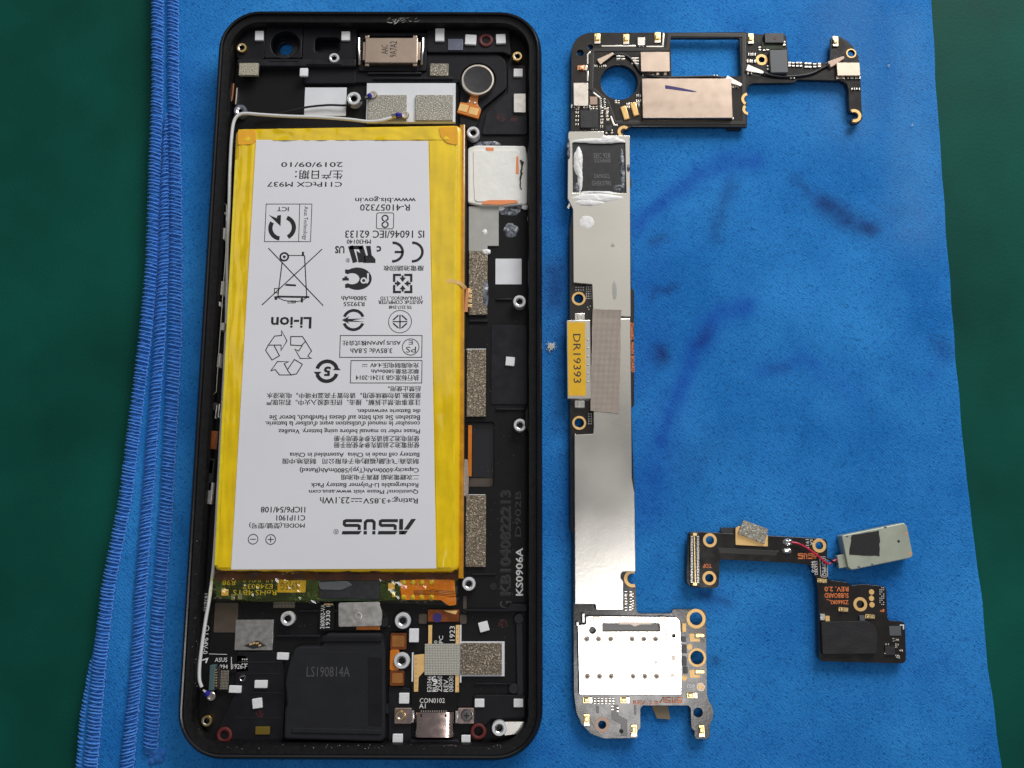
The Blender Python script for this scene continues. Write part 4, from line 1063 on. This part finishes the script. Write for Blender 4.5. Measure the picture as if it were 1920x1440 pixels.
# raised dark borders of the top section (shield fences)
def fence(pts,w,h,m='pcb_trace',name='board_step'):
    mb=MB(); c=Q(pts,ZP+h); mbr=MB(); mbr.ribbon(c,w*mmpx(pts[0][1],ZP),0); n=len(c)
    L=[(x,y) for x,y,_ in mbr.v[:n]]; Rr=[(x,y) for x,y,_ in mbr.v[n:]]
    mb.prism(L+Rr[::-1],ZP,ZP+h,.05); return mb.build(name,m,mbd)
fence([(1128,86),(1192,86)],3,.25,'chip_end','shield_fence'); fence([(1212,87),(1243,87),(1244,62)],3,.25,'chip_end','shield_fence')
fence([(1107,96),(1102,102),(1102,120)],3,.25,'chip_end','shield_fence'); fence([(1102,133),(1102,152)],3,.25,'chip_end','shield_fence')
fence([(1112,173),(1126,184)],3,.25,'chip_end','shield_fence'); fence([(1145,218),(1151,234),(1158,235)],3,.25,'chip_end','shield_fence')
fence([(1110,98),(1108,165),(1138,190),(1152,230),(1395,230),(1395,66),(1255,65),(1252,92),(1115,93),(1110,98)],7,.18)
def can(poly,z1,name,m,b=.14,r=.25,parent=None): return bp(rnd(poly,r,3),ZP,z1,name,m,b,parent)
big=can(RR(1204,147,1373,221,3.3),3.3,'shield_can','nickel_warm')
mb=MB()
pts=[(1247,163),(1262,165),(1280,168),(1298,171),(1306,172)]; wd=[7,6,5.2,3.2,1]
L=[P(x,y-w/2,3.3) for (x,y),w in zip(pts,wd)]; R_=[P(x,y+w/2,3.3) for (x,y),w in zip(pts,wd)]
mb.flat(rnd(L+R_[::-1],.2),3.315); mb.build('marker_stroke','ink_purple',big,smooth=False)
can(RR(1201,97,1256,134,3.1),3.1,'shield_can','nickel_warm'); can(RR(1075,155,1103,198,3.0),3.0,'shield_can','nickel'); can(RR(1569,117,1613,142,2.9),2.9,'shield_can','nickel_warm')
can(RR(1444,93,1477,136,3.2),3.2,'black_module','chip_grey'); can(RR(1088,207,1121,239,2.6),2.6,'chip','chip_black',.06,.05)
can(RR(1106,181,1120,196,2.5),2.5,'chip','chip_tan',.06,.05); can(RR(1434,62,1470,80,3.0),3.0,'sensor','chip_black',.1,.1); can(RR(1429,79,1468,92,2.3),2.3,'sensor_flex','battery_pcb',.05,.05); can(RR(1451,67,1456,74,3.05),3.06,'sensor_window','ink_red',.01,.05)
# coaxial snap plugs and black jumper cable
for x,y,a,m in ((1136,108,32,'nickel_warm'),(1376,153,-25,'nickel'),(1416,131,-18,'nickel'),(1569,114,28,'chip_tan')):
    p=RB(x,y,34,14,a,2.8); c=Vector(((p[0][0]+p[2][0])/2,(p[0][1]+p[2][1])/2))
    d=(Vector(p[1])-Vector(p[0]))
    q=[p[0],tuple(Vector(p[1]).lerp(Vector(p[2]),.3)),tuple(Vector(p[1]).lerp(Vector(p[2]),.7)),p[3]]
    can(q,2.8,'coax_plug',m,.15,.4)
mb=MB(); mb.tube(smooth_path([(*P(x,y,2.5),q) for x,y,q in ((1432,136,2.5),(1450,141,2.4),(1480,143,2.3),(1520,138,2.3),(1545,126,2.4),(1556,121,2.6))]),.28,8); mb.build('jumper_cable','cable_black',mbd)
mb=MB(); mb.tube(smooth_path([(*P(x,y,2.4),2.3) for x,y in ((1148,103),(1165,101),(1180,108),(1192,122),(1205,137),(1240,144),(1290,144),(1340,143),(1362,147))]),.26,8); mb.build('jumper_cable','cable_black',mbd)
# gold spring contacts
def spring(x,y,w,h,m='gold',rot=False):
    z=ZP; s=bp(RB(x,y,w,h,0,z+.3),z,z+.3,'spring_contact',m,.08)
    if rot:
        bp(RB(x-w*.12,y,w*.45,h*.7,0,z+.8),z+.3,z+.75,'contact_tip',m,.2,s); bp(RB(x+w*.36,y,w*.24,h*1.0,0,z+.5),z+.25,z+.5,'contact_foot','chip_end',.05,s)
    else:
        bp(RB(x,y-h*.05,w*.7,h*.45,0,z+.8),z+.3,z+.75,'contact_tip',m,.2,s); bp(RB(x,y+h*.38,w,h*.22,0,z+.5),z+.25,z+.5,'contact_foot','chip_end',.05,s)
for q in ((1120,72,11,20),(1174,73,11,20),(1233,70,11,21),(1408,72,10,20),(1567,77,10,20),(1100,1350,11,22),(1189,1370,11,22),(1316,1371,11,22)): spring(*q)
spring(1092,127,19,10,'copper',True); spring(1102,1313,18,11,'gold',True); spring(1172,1313,18,11,'gold',True); spring(1298,1304,20,10,'gold',True)
for q in ((1172,211,11,27,15),(1190,204,11,27,15)): bp(RB(*q,ZP+.6),ZP,ZP+.6,'antenna_spring','gold_matte',.2)
bp(RR(1195,69,1210,84,2.6,.2),ZP,2.5,'contact_block','chip_end',.15)
for q in ((1199,86),(1206,86)):
    mb=MB(); mb.dome(P(*q,2.2),.33,ZP,.4); mb.build('solder_joint','solder',mbd)
# plated rings
def gring(x,y,ro,ri,parent=None,m='gold_matte',z=ZP,a0=0,a1=360):
    if abs(a1-a0)>=360: return bp(CI(x,y,ro,z,30),z,z+.05,'plated_ring',m,.02,parent,[CI(x,y,ri,z,30)])
    p=CI(x,y,ro,z,20,a0,a1)+CI(x,y,ri,z,20,a0,a1)[::-1]
    return bp(p,z,z+.05,'plated_ring',m,0,parent)
for q in ((1085,560,13,9),(1086,793,13,9),(1305,1160,18,12),(1307,1233,17,12.5),(1428,112,11,5.8),(1596,100,9.5,7)): gring(*q)
gring(1129,1359,14.5,8,m='chip_tan'); gring(1314,1288,8,4.5,m='sim_dimple')
gring(1602,217,13,7.5,a0=-110,a1=120); gring(1170,247,12,6.5,a0=50,a1=250); gring(1403,186,13,8,a0=100,a1=240,z=ZP+.2); gring(1403,205,11,6,a0=130,a1=262,z=ZP+.2); gring(1186,1085,16,10,a0=70,a1=290)
# tiny passives, too small to pick apart: one lot per area
def passives(lst,name='chip_components',parent=None,z=None):
    z=z or ZP; mb=MB()
    for x,y,w,h,a in lst:
        s=mmpx(y,z); c=P(x,y,z); ca,sa=math.cos(math.radians(a)),math.sin(math.radians(a))
        horiz=w>=h; hh=.35*min(w,h)*s+.15
        for k,(u0,u1) in enumerate(((-.5,-.22),(-.22,.22),(.22,.5))):
            e=.0 if k!=1 else .03
            if horiz: bxs=[(u0*w,-h/2+e*h),(u1*w,-h/2+e*h),(u1*w,h/2-e*h),(u0*w,h/2-e*h)]
            else: bxs=[(-w/2+e*w,u0*h),(w/2-e*w,u0*h),(w/2-e*w,u1*h),(-w/2+e*w,u1*h)]
            p=[(c[0]+s*(i*ca-j*sa),c[1]+s*(i*sa+j*ca)) for i,j in bxs]
            mb.mi=0 if k!=1 else random.choice((1,1,2)); mb.prism(p,z,z+hh-(.03 if k==1 else 0),.04,bottom=False)
    o=mb.build(name,['chip_end','chip_black','chip_tan'],parent or mbd); o['kind']='stuff'; return o
g=lambda xs,ys,w,h,j=.6:[(x+random.uniform(-j,j),y+random.uniform(-j,j),w,h,0) for x in xs for y in ys]
passives(g((1126,1133),(189,196,203),4,6)+g((1107,1112,1118),(203,),4,6)+g((1082,),(205,212,219,227,234),6,4)+g((1128,1138),(207,217),5,9)+g((1128,),(226,232,239),5,5)+g((1139,),(226,),5,5)+g((1136,1147),(248,),4,7)+g((1111,1117),(243,),4,4))
bp(RR(1135,236,1147,246,2.4),ZP,2.4,'chip','chip_black',.05)
passives(g((1158,1168),(110,),7,8)+g((1166,),(106,),8,5)+g((1186,1190,1195),(113,118),5,8)+g((1117,1126,1134),(125,),5,5)+g((1195,1202),(181,190),5,5)+g((1154,1160),(192,),4,6)+g((1177,1181),(196,202),5,5)+g((1195,),(193,199),6,6))
passives(g((1424,1431,1439),(93,),5,7)+g((1405,1413),(104,),6,6)+g((1404,1412),(116,),8,6)+g((1470,),(83,),5,9)+g((1440,),(128,),4,9)+g((1480,1486,1494,1501),(122,),5,9)+g((1510,1517),(124,),6,10)+g((1527,1535),(124,),6,8))
passives([(1405,138,9,6,0),(1485,146,9,6,0),(1221,142,9,4,0),(1341,144,8,5,0),(1373,164,6,5,0),(1381,163,6,5,0)],'solder_fillets')
passives([(x,223,14,4,0) for x in (1233,1262,1291,1319,1345,1368)]+[(1575,147,16,5,0),(1592,147,8,5,0),(1601,147,8,5,0),(1609,147,7,5,0),(1599,168,7,4,0),(1608,168,7,4,0),(1209,141,10,4,0),(1240,140,20,4,0),(1074,201,7,7,0),(1090,201,14,5,0),(1103,201,7,7,0)],'solder_fillets')
def dots(lst,r,m,name,parent,z):
    mb=MB()
    for x,y in lst: mb.flat(CI(x,y,r,z,6),z+.02)
    o=mb.build(name,m,parent,smooth=False); o['kind']='stuff'; return o
dots([(1080+i*4.6,539+j*4.6) for i in range(4) for j in range(2)]+[(1100+i*4,538+j*4.3) for i in range(3) for j in range(6)]+[(1102,576),(1104,580),(1107,574)],1.1,'ink_white','test_points',mbd,ZP)
dots([(1104+i*4.6,776+j*4.6) for i in range(2) for j in range(5)],1.1,'ink_white','test_points',mbd,ZP)
# processor window shield, long shields
Z1=3.1
win=RR(1074,267,1173,362,Z1,.1)
up=can(Q([(1065,250),(1067,246),(1132,246),(1132,254),(1181,254),(1183,594),(1166,593),(1112,591),(1110,533),(1076,530),(1074,400),(1064,370)],Z1),Z1,'shield_can','shield') if False else None
mb=MB(); mb.prism(rnd(Q([(1065,250),(1067,246),(1132,246),(1132,254),(1181,254),(1183,594),(1112,591),(1110,533),(1075,530),(1074,392),(1064,372)],Z1),.2,2),ZP,Z1,.12,[win]); up=mb.build('long_shield','shield',mbd)
mat('chip_print',(.16,.16,.17),.5)
rc=bp(RR(1074,267,1173,362,2.7),ZP,2.75,'memory_chip','chip_black',.05)
for b,q in (('SEC 928',(1113,287,1144,296)),('K3UHAHA0',(1115,297,1145,305)),('DAMAGCL',(1114,326,1144,334)),('GHEK379N',(1110,339,1145,348))): text(b,q,0,2.78,'chip_print',rc)
mb=MB(); bl_=[(1074,268),(1094,264),(1120,264),(1135,258),(1150,259),(1160,266),(1176,262),(1176,268),(1135,269),(1118,266),(1090,270),(1078,273),(1066,272),(1064,262),(1074,260),(1090,259),(1100,262)]
blob(1122,264,52,5,Z1,.35,'paste_white','thermal_paste',mbd,21); blob(1142,262,22,7,Z1,.4,'paste_white','thermal_paste',mbd,22)
blob(1084,303,9,27,2.75,.5,'paste_white','thermal_paste',mbd,23); blob(1088,335,5,26,2.75,.4,'paste_white','thermal_paste',mbd,28)
blob(1120,371,45,9,Z1,.35,'paste_white','thermal_paste',mbd,24); blob(1104,380,26,7,Z1,.35,'paste_white','thermal_paste',mbd,25); blob(1117,362,42,4,2.75,.6,'paste_white','thermal_paste',mbd,29)
blob(1167,320,4.5,42,2.75,.45,'paste_smear','thermal_paste',mbd,26); blob(1066,280,3.5,20,Z1,.3,'paste_smear','thermal_paste',mbd,27); blob(1160,352,10,7,2.75,.3,'paste_smear','thermal_paste',mbd,30); blob(1082,350,6,9,2.75,.2,'paste_smear','thermal_paste',mbd,31); blob(1178,315,3,8,Z1,.3,'paste_smear','thermal_paste',mbd,32)
blob(1100,416,14,13,Z1,.12,'paste_white','thermal_paste',mbd,33); blob(1149,460,4,4,Z1,.05,'pad_grey','dent_mark',mbd,34); blob(1152,545,5,20,Z1,.03,'pad_grey','dent_mark',mbd,35)
bp(RB(1069,382,5,20,-28,2.6),ZP,2.7,'side_clip','steel',.1); bp(RR(1181,334,1184,350,2.4),ZP,2.4,'rear_chip','chip_black',0)
low=bp(rnd(Q([(1112,598),(1182,597),(1184,765),(1185,897),(1190,924),(1192,1072),(1168,1072),(1164,1077),(1164,1084),(1169,1090),(1169,1144),(1118,1144),(1116,1133),(1078,1133),(1077,815),(1112,813),(1113,800)],Z1),.2,2),ZP,Z1,'long_shield','shield',.12)
bp(Q([(1184,898),(1189,897),(1190,923),(1186,922)],2.6),ZP,2.7,'side_chip','chip_black',.04)
for x,y in ((1079,1131),(1117,1138),(1078,815),(1113,806),(1076,531),(1111,535)):
    mb=MB(); mb.dome(P(x,y,2.4),.35,ZP,.9); mb.build('solder_joint','solder',mbd)
# camera connector with yellow sticker
cc=can(RR(1063,600,1108,748,3.4),3.4,'connector_box','shield')
st=bp(RR(1065,604,1098,742,3.45),3.4,3.46,'yellow_sticker','sticker_yellow',.02,cc); text('DR19393',(1075,626,1089,718),270,3.49,'ink_soft',cc)
mb=MB()
for k in range(6): mb.dome(P(1102,637+k*15.8,3.4),.24,3.39,.08,n=8,rings=2)
mb.build('rivet_dots','sim_dimple',cc)
for y in (594,757): 
    k=bp(RR(1077,y-7,1097,y+8,2.4,.3),ZP,2.5,'connector_clip','steel',.15); bp(RR(1083,y-4,1091,y+5,2.7,.1),2.5,2.8,'clip_tongue','chip_end',.08,k)
# fabric tape across the shields
mb=MB(); nx,ny=10,26; vs=[];fs=[]
A=[(1111,579),(1165,581),(1161,775),(1107,770)]
for j in range(ny+1):
    for i in range(nx+1):
        s,t=i/nx,j/ny; x=(A[0][0]*(1-s)+A[1][0]*s)*(1-t)+(A[3][0]*(1-s)+A[2][0]*s)*t; y=(A[0][1]*(1-s)+A[1][1]*s)*(1-t)+(A[3][1]*(1-s)+A[2][1]*s)*t
        x+=random.uniform(-.4,.4); X,Y=P(x,y,3.5)
        gap=-.18*math.exp(-((y-594)/5)**2)*math.sin(math.pi*s)
        vs.append((X,Y,3.42+gap+.05*noise.noise(Vector((X*.5,Y*.5,3)))+(.12*math.exp(-((y-583)/4)**2)*abs(math.cos(math.pi*s)))))
for j in range(ny):
    for i in range(nx): a=j*(nx+1)+i; fs.append((a,a+nx+1,a+nx+2,a+1))
mb.add(vs,fs); mb.build('fabric_tape','fabric_tape',mbd,ang=70)
text('ZS660KL MAIN BOARD',(1183,604,1189,698),270,ZP+.03,'ink_orange',mbd,.02)
# lower passives, card reader
passives(g((1173,1182),(1112,1120,1130,1141),5,7)+g((1186,),(1116,1128,1138),4,7))
Zs=3.2
slot=RR(1130,1169,1237,1184,Zs,.1); hl=CI(1111,1182,6,Zs,14)
mb=MB(); mb.prism(rnd(Q([(1098,1157),(1104,1155),(1268,1157),(1275,1163),(1276,1180),(1278,1210),(1278,1303),(1086,1303),(1083,1172),(1099,1170)],Zs),.25,2),ZP,Zs,.12,[slot,hl,CI(1263,1192,3.4,Zs,10)]); sim=mb.build('card_reader','sim_steel',mbd)
bp(RR(1130,1169,1237,1185,2.4),ZP,2.3,'slot_spring','steel_dark',.04,sim); bp(rnd(Q([(1160,1166),(1222,1166),(1222,1171),(1200,1171),(1190,1175),(1182,1171),(1160,1171)],Zs),.1),2.8,Zs+.06,'slot_tongue','sim_dimple',.04,sim)
for row,xs in ((1198,(1100,1122,1145,1185,1207,1229)),(1268,(1101,1124,1146,1187,1209,1231))):
    for x in xs:
        mb=MB(); c=P(x,row,Zs); s=5.6*mmpx(row,Zs); mb.lathe(c,[(s,Zs-.01),(s*.9,Zs+.06),(s*.62,Zs+.02),(s*.4,Zs+.05),(.001,Zs+.16)],16); mb.build('dimple','sim_dimple',sim)
text('993',(1243,1180,1255,1203),90,Zs+.02,'nickel_warm',sim,.02)
for q in ((1259,1228,1267,1239),(1257,1263,1265,1270)): bp(RR(*q,Zs),Zs-.02,Zs+.03,'reader_slot','sim_dimple',.01,sim)
bp(CI(1230,1242,3.5,Zs,12),Zs-.02,Zs+.03,'reader_slot','sim_dimple',.01,sim)
for q in ((1112,1156,1124,1164),(1237,1156,1249,1164)): bp(RR(*q,Zs),Zs,Zs+.12,'reader_clip','nickel',.05,sim)
bp(rnd(Q([(1170,1297),(1185,1294),(1194,1292),(1204,1295),(1222,1297),(1222,1304),(1170,1303)],2.6),.1),ZP,2.7,'reader_latch','sim_dimple',.08,sim)
for q in ((1091,1150,1097,1168),(1080,1166,1086,1175)): bp(RR(*q,3.,.2),ZP,3.1,'reader_tab','steel',.15,sim)
for q in ((1282,1199,8,9),(1283,1217,9,15),(1283,1240,9,16),(1286,1257,7,12)): bp(RB(*q,0,2.4),ZP,2.5,'capacitor','chip_grey',.05)
bp(RB(1283,1177,8,16,0,2.4),ZP,2.4,'capacitor','gold_matte',.08)
for y in (1194,1262):
    bp(Q([(1292,y-6),(1302,y-6),(1302,y+3),(1312,y+3),(1312,y+9),(1294,y+9)],ZP),ZP,ZP+.06,'gold_pad','gold_matte',.02); bp(RR(1304,y-6,1321,y+1,ZP+.2),ZP,ZP+.25,'gold_spring','brass',.08)
for q in ((1293,1213),(1283,1271)): bp(CI(*q,5.5,ZP,16),ZP,ZP+.05,'test_pad','gold_matte',.02)
bp(CI(1314,1288,4.4,ZP,14),ZP,ZP+.05,'test_pad','gold_matte',.02)
text('TOP',(1287,1283,1303,1290),0,ZP+.03,'ink_white',mbd,.02); text('REV. 2.0',(1187,1313,1233,1321),0,ZP+.03,'ink_orange',mbd,.02)
mb=MB(); asus(mb,(1236,1307,1280,1318),0,ZP+.03); mb.build('brand_logo','ink_orange',mbd,smooth=False)
passives([(1115+i*7,1311+j*6,4,5,0) for i in range(6) for j in range(2)]+[(1148,1327,4,8,0),(1158,1330,4,8,0)])
fence([(1120,1325),(1121,1337)],4,.1,'pcb_trace'); fence([(1153,1322),(1153,1345),(1170,1354),(1170,1380)],12,.08,'pcb_trace'); fence([(1191,1322),(1191,1340)],4,.1,'pcb_trace')
bp(CI(1165,1371,4,ZP,12),ZP,ZP+.12,'mould_hole','engrave_dark',0)

# ------------------------------------------------------------------ SUB BOARD
sbd=thing('sub_board','small black L-shaped sub board with gold rings on the cloth beside the grey module','circuit board',(*P(1500,1100,0),0))
out=[(1290,1000),(1296,997),(1310,997),(1380,1001),(1470,1006),(1545,1010),(1551,1015),(1552,1082),(1556,1088),(1590,1092),(1596,1098),(1622,1095),(1634,1097),(1658,1099),(1662,1104),(1664,1160),(1668,1164),(1692,1165),(1697,1170),(1699,1238),(1694,1244),(1542,1240),(1536,1234),(1534,1112),(1530,1085),(1524,1066),(1515,1058),(1480,1055),(1351,1049),(1349,1055),(1348,1098),(1342,1103),(1298,1101),(1290,1097),(1287,1088)]
hs=[CI(1331,1013,7.5,ZP,20),CI(1330,1084,7.5,ZP,20),CI(1536,1023,7,ZP,20),CI(1613,1133,7,ZP,20)]
mb=MB(); mb.prism(rnd(Q(out,ZP),.3,2),ZP0,ZP,.06,hs); mb.build('board_substrate','pcb_black',sbd)
def sb(poly,z0,z1,name,m,b=.06,parent=None,holes=()): return part(poly,z0,z1,name,m,b,parent or sbd,holes)
for q in ((1300,1020,1340,1075),(1560,1110,1640,1225),(1400,1010,1480,1045)): sb(RR(*q,.5,.3),0,1.0,'rear_chip','chip_black',0)
sb(RR(1352,989,1380,1005,1.0),.2,1.0,'rear_chip','chip_black',0)
for q in ((1331,1013,13,7.8),(1330,1084,13,7.8),(1536,1023,13,7.3),(1613,1133,13,7.3)): gring(*q,parent=sbd)
cn=sb(RB(1303,1049,17,100,-.6,2.6,.3),ZP,2.5,'board_connector','chip_black',.12)
mb=MB()
for k in range(30):
    for x in (1297.2,1308.8): mb.prism(RB(x,1006+k*2.95,4,1.5,0,2.6),2.4,2.6)
o=mb.build('connector_pins','chip_end',cn); o['kind']='stuff'
sb(RB(1303,1049,2.2,88,-.6,2.7),2.5,2.62,'gold_rail','gold',.03,cn)
for y in (1002,1095): sb(RB(1303,y,8,6,0,2.6),2.4,2.7,'gold_rail','gold',.05,cn)
gp=sb(rnd(Q([(1379,990),(1386,986),(1440,1003),(1440,1025),(1379,1022)],2.3),.3),ZP,2.3,'gold_plate','gold_matte',.08)
sb(Q([(1394,975),(1441,992),(1433,1020),(1384,1001)],2.9),2.3,2.9,'conductive_foam','foam_light',.12)
fence_poly=Q([(1346,1027),(1460,1033),(1455,1042),(1350,1037)],ZP); mb=MB(); mb.prism(fence_poly,ZP,ZP+.05,.02); mb.build('copper_area','pcb_trace',sbd)
for x,y,rx,ry in ((1478,1016,11,7),(1476,1033,10,6)): blob(x,y,rx,ry,ZP,.8,'solder','solder_joint',sbd,x)
mb=MB(); asus(mb,(1496,1037,1534,1048),180,ZP+.03); mb.build('brand_logo','ink_orange',sbd,smooth=False)
text('TOP',(1318,1057,1334,1065),180,ZP+.03,'ink_orange',sbd,.02)
for b,q in (('REV. 2.0',(1546,1100,1591,1109)),('SUBBOARD',(1546,1112,1591,1121)),('ZS660KL_',(1550,1124,1591,1133))): text(b,q,180,ZP+.03,'ink_orange',sbd,.015)
text('COMPEQ',(1540,1046,1549,1080),270,ZP+.03,'ink_white',sbd); text('E56382',(1527,1052,1533,1078),270,ZP+.03,'ink_white',sbd); text('94V-0',(1521,1052,1527,1073),270,ZP+.03,'ink_white',sbd)
text('1919',(1511,1011,1517,1030),270,ZP+.03,'ink_white',sbd); text('SA',(1519,1011,1524,1022),270,ZP+.03,'ink_white',sbd)
mb=MB(); mb.ribbon(RR(1538,1044,1551,1082,ZP,.5),.09,ZP+.03,True); mb.build('marking_frame','ink_white',sbd,smooth=False)
for q in ((1634,1110),(1634,1122),(1635,1134)): sb(CI(*q,5,ZP,16),ZP,ZP+.05,'test_pad','gold_matte',.02)
dots([(1650+i*3.4,1102+j*3.9) for i in range(3) for j in range(9) if (i+j)%4],1.0,'ink_white','test_points',sbd,ZP)
def spr(x,y):
    s=sb(RB(x,y,18,8,-4,2.3),ZP,2.2,'spring_contact','gold',.08); sb(RB(x-3,y,6,6,-4,2.5),2.2,2.6,'contact_tip','gold',.15,s)
spr(1542,1089); spr(1632,1156); spr(1582,1143)
sb(RB(1543,1157,9,12,0,2.6),ZP,2.6,'capacitor','chip_end',.1); sb(RB(1552,1160,8,10,0,2.3),ZP,2.3,'capacitor','gold_matte',.08); sb(RB(1617,1159,10,10,0,2.6),ZP,2.6,'capacitor','chip_grey',.08)
text('F',(1650,1142,1658,1147),180,ZP+.03,'ink_orange',sbd,.03)
sb(rnd(Q([(1540,1166),(1625,1164),(1640,1172),(1646,1190),(1644,1226),(1542,1228)],2.8),.5),ZP,2.8,'black_tape_cover','module_black',.15)
mb=MB(); mb.ribbon(Q([(1687,1172),(1694,1172),(1694,1180)],ZP),.25,ZP+.03); mb.build('corner_mark','ink_white',sbd,smooth=False)
sb(RR(1668,1174,1690,1192,2.2),ZP,2.1,'chip','chip_grey',.05)
crumple([(1543,1168),(1636,1168),(1642,1225),(1543,1226)],2.84,.22,'module_black','tape_skin',sbd,18,12,44,(.35,.4))
passives([(1656+random.uniform(0,36),1199+random.uniform(0,36),6,4,random.choice((0,90))) for k in range(12)],parent=sbd)
sb(RR(1660,1212,1678,1228,2.3),ZP,2.4,'chip','chip_black',.05)

# grey buzzer module with two wires
mod=thing('buzzer_module','small greyish green metal module with a black patch and red and black wires','module',(*P(1640,1030,0),0))
def md(poly,z0,z1,name,m,b=.06): return part(poly,z0,z1,name,m,b,mod)
md(rnd(Q([(1578,1004),(1696,980),(1701,986),(1712,1040),(1709,1046),(1597,1069),(1590,1064)],3.2),.5),0,3.2,'module_case','module_grey',.2)
md(rnd(Q([(1569,1042),(1590,1037),(1594,1062),(1573,1066)],2.2),.2),.6,2.3,'terminal_block','module_grey',.1)
pp=[]
for (ax,ay),(bx,by) in (((1597,1004),(1649,994)),((1649,994),(1650,1042)),((1650,1042),(1592,1041)),((1592,1041),(1597,1004))):
    for k in range(7):
        t=k/7; pp.append((ax+(bx-ax)*t+random.uniform(-1.2,1.2),ay+(by-ay)*t+random.uniform(-1.2,1.2)))
md(Q(pp,3.3),3.2,3.3,'black_patch','module_black',.03)
md(CI(1685,1015,2.6,3.25,12),3.18,3.215,'vent_hole','engrave_dark',0)
for x,y in ((1588,1006),(1660,989),(1700,1000),(1707,1038),(1635,1058),(1610,1063)): blob(x,y,3,2,3.2,.04,'paste_orange' if x>1690 else 'pad_clear','scuff',mod,x)
for m,pts in (('wire_red',[(1484,1017,2.6),(1496,1019,2.7),(1512,1027,2.6),(1532,1041,2.5),(1546,1053,2.4),(1554,1057,2.2),(1562,1052,1.9),(1572,1048,1.6)]),('cable_black',[(1548,1046,2.6),(1556,1049,2.5),(1564,1055,2.0),(1574,1058,1.6)])):
    mb=MB(); mb.tube(smooth_path([(*P(x,y,z),z) for x,y,z in pts]),.24,8); mb.build('lead_wire',m,mod)
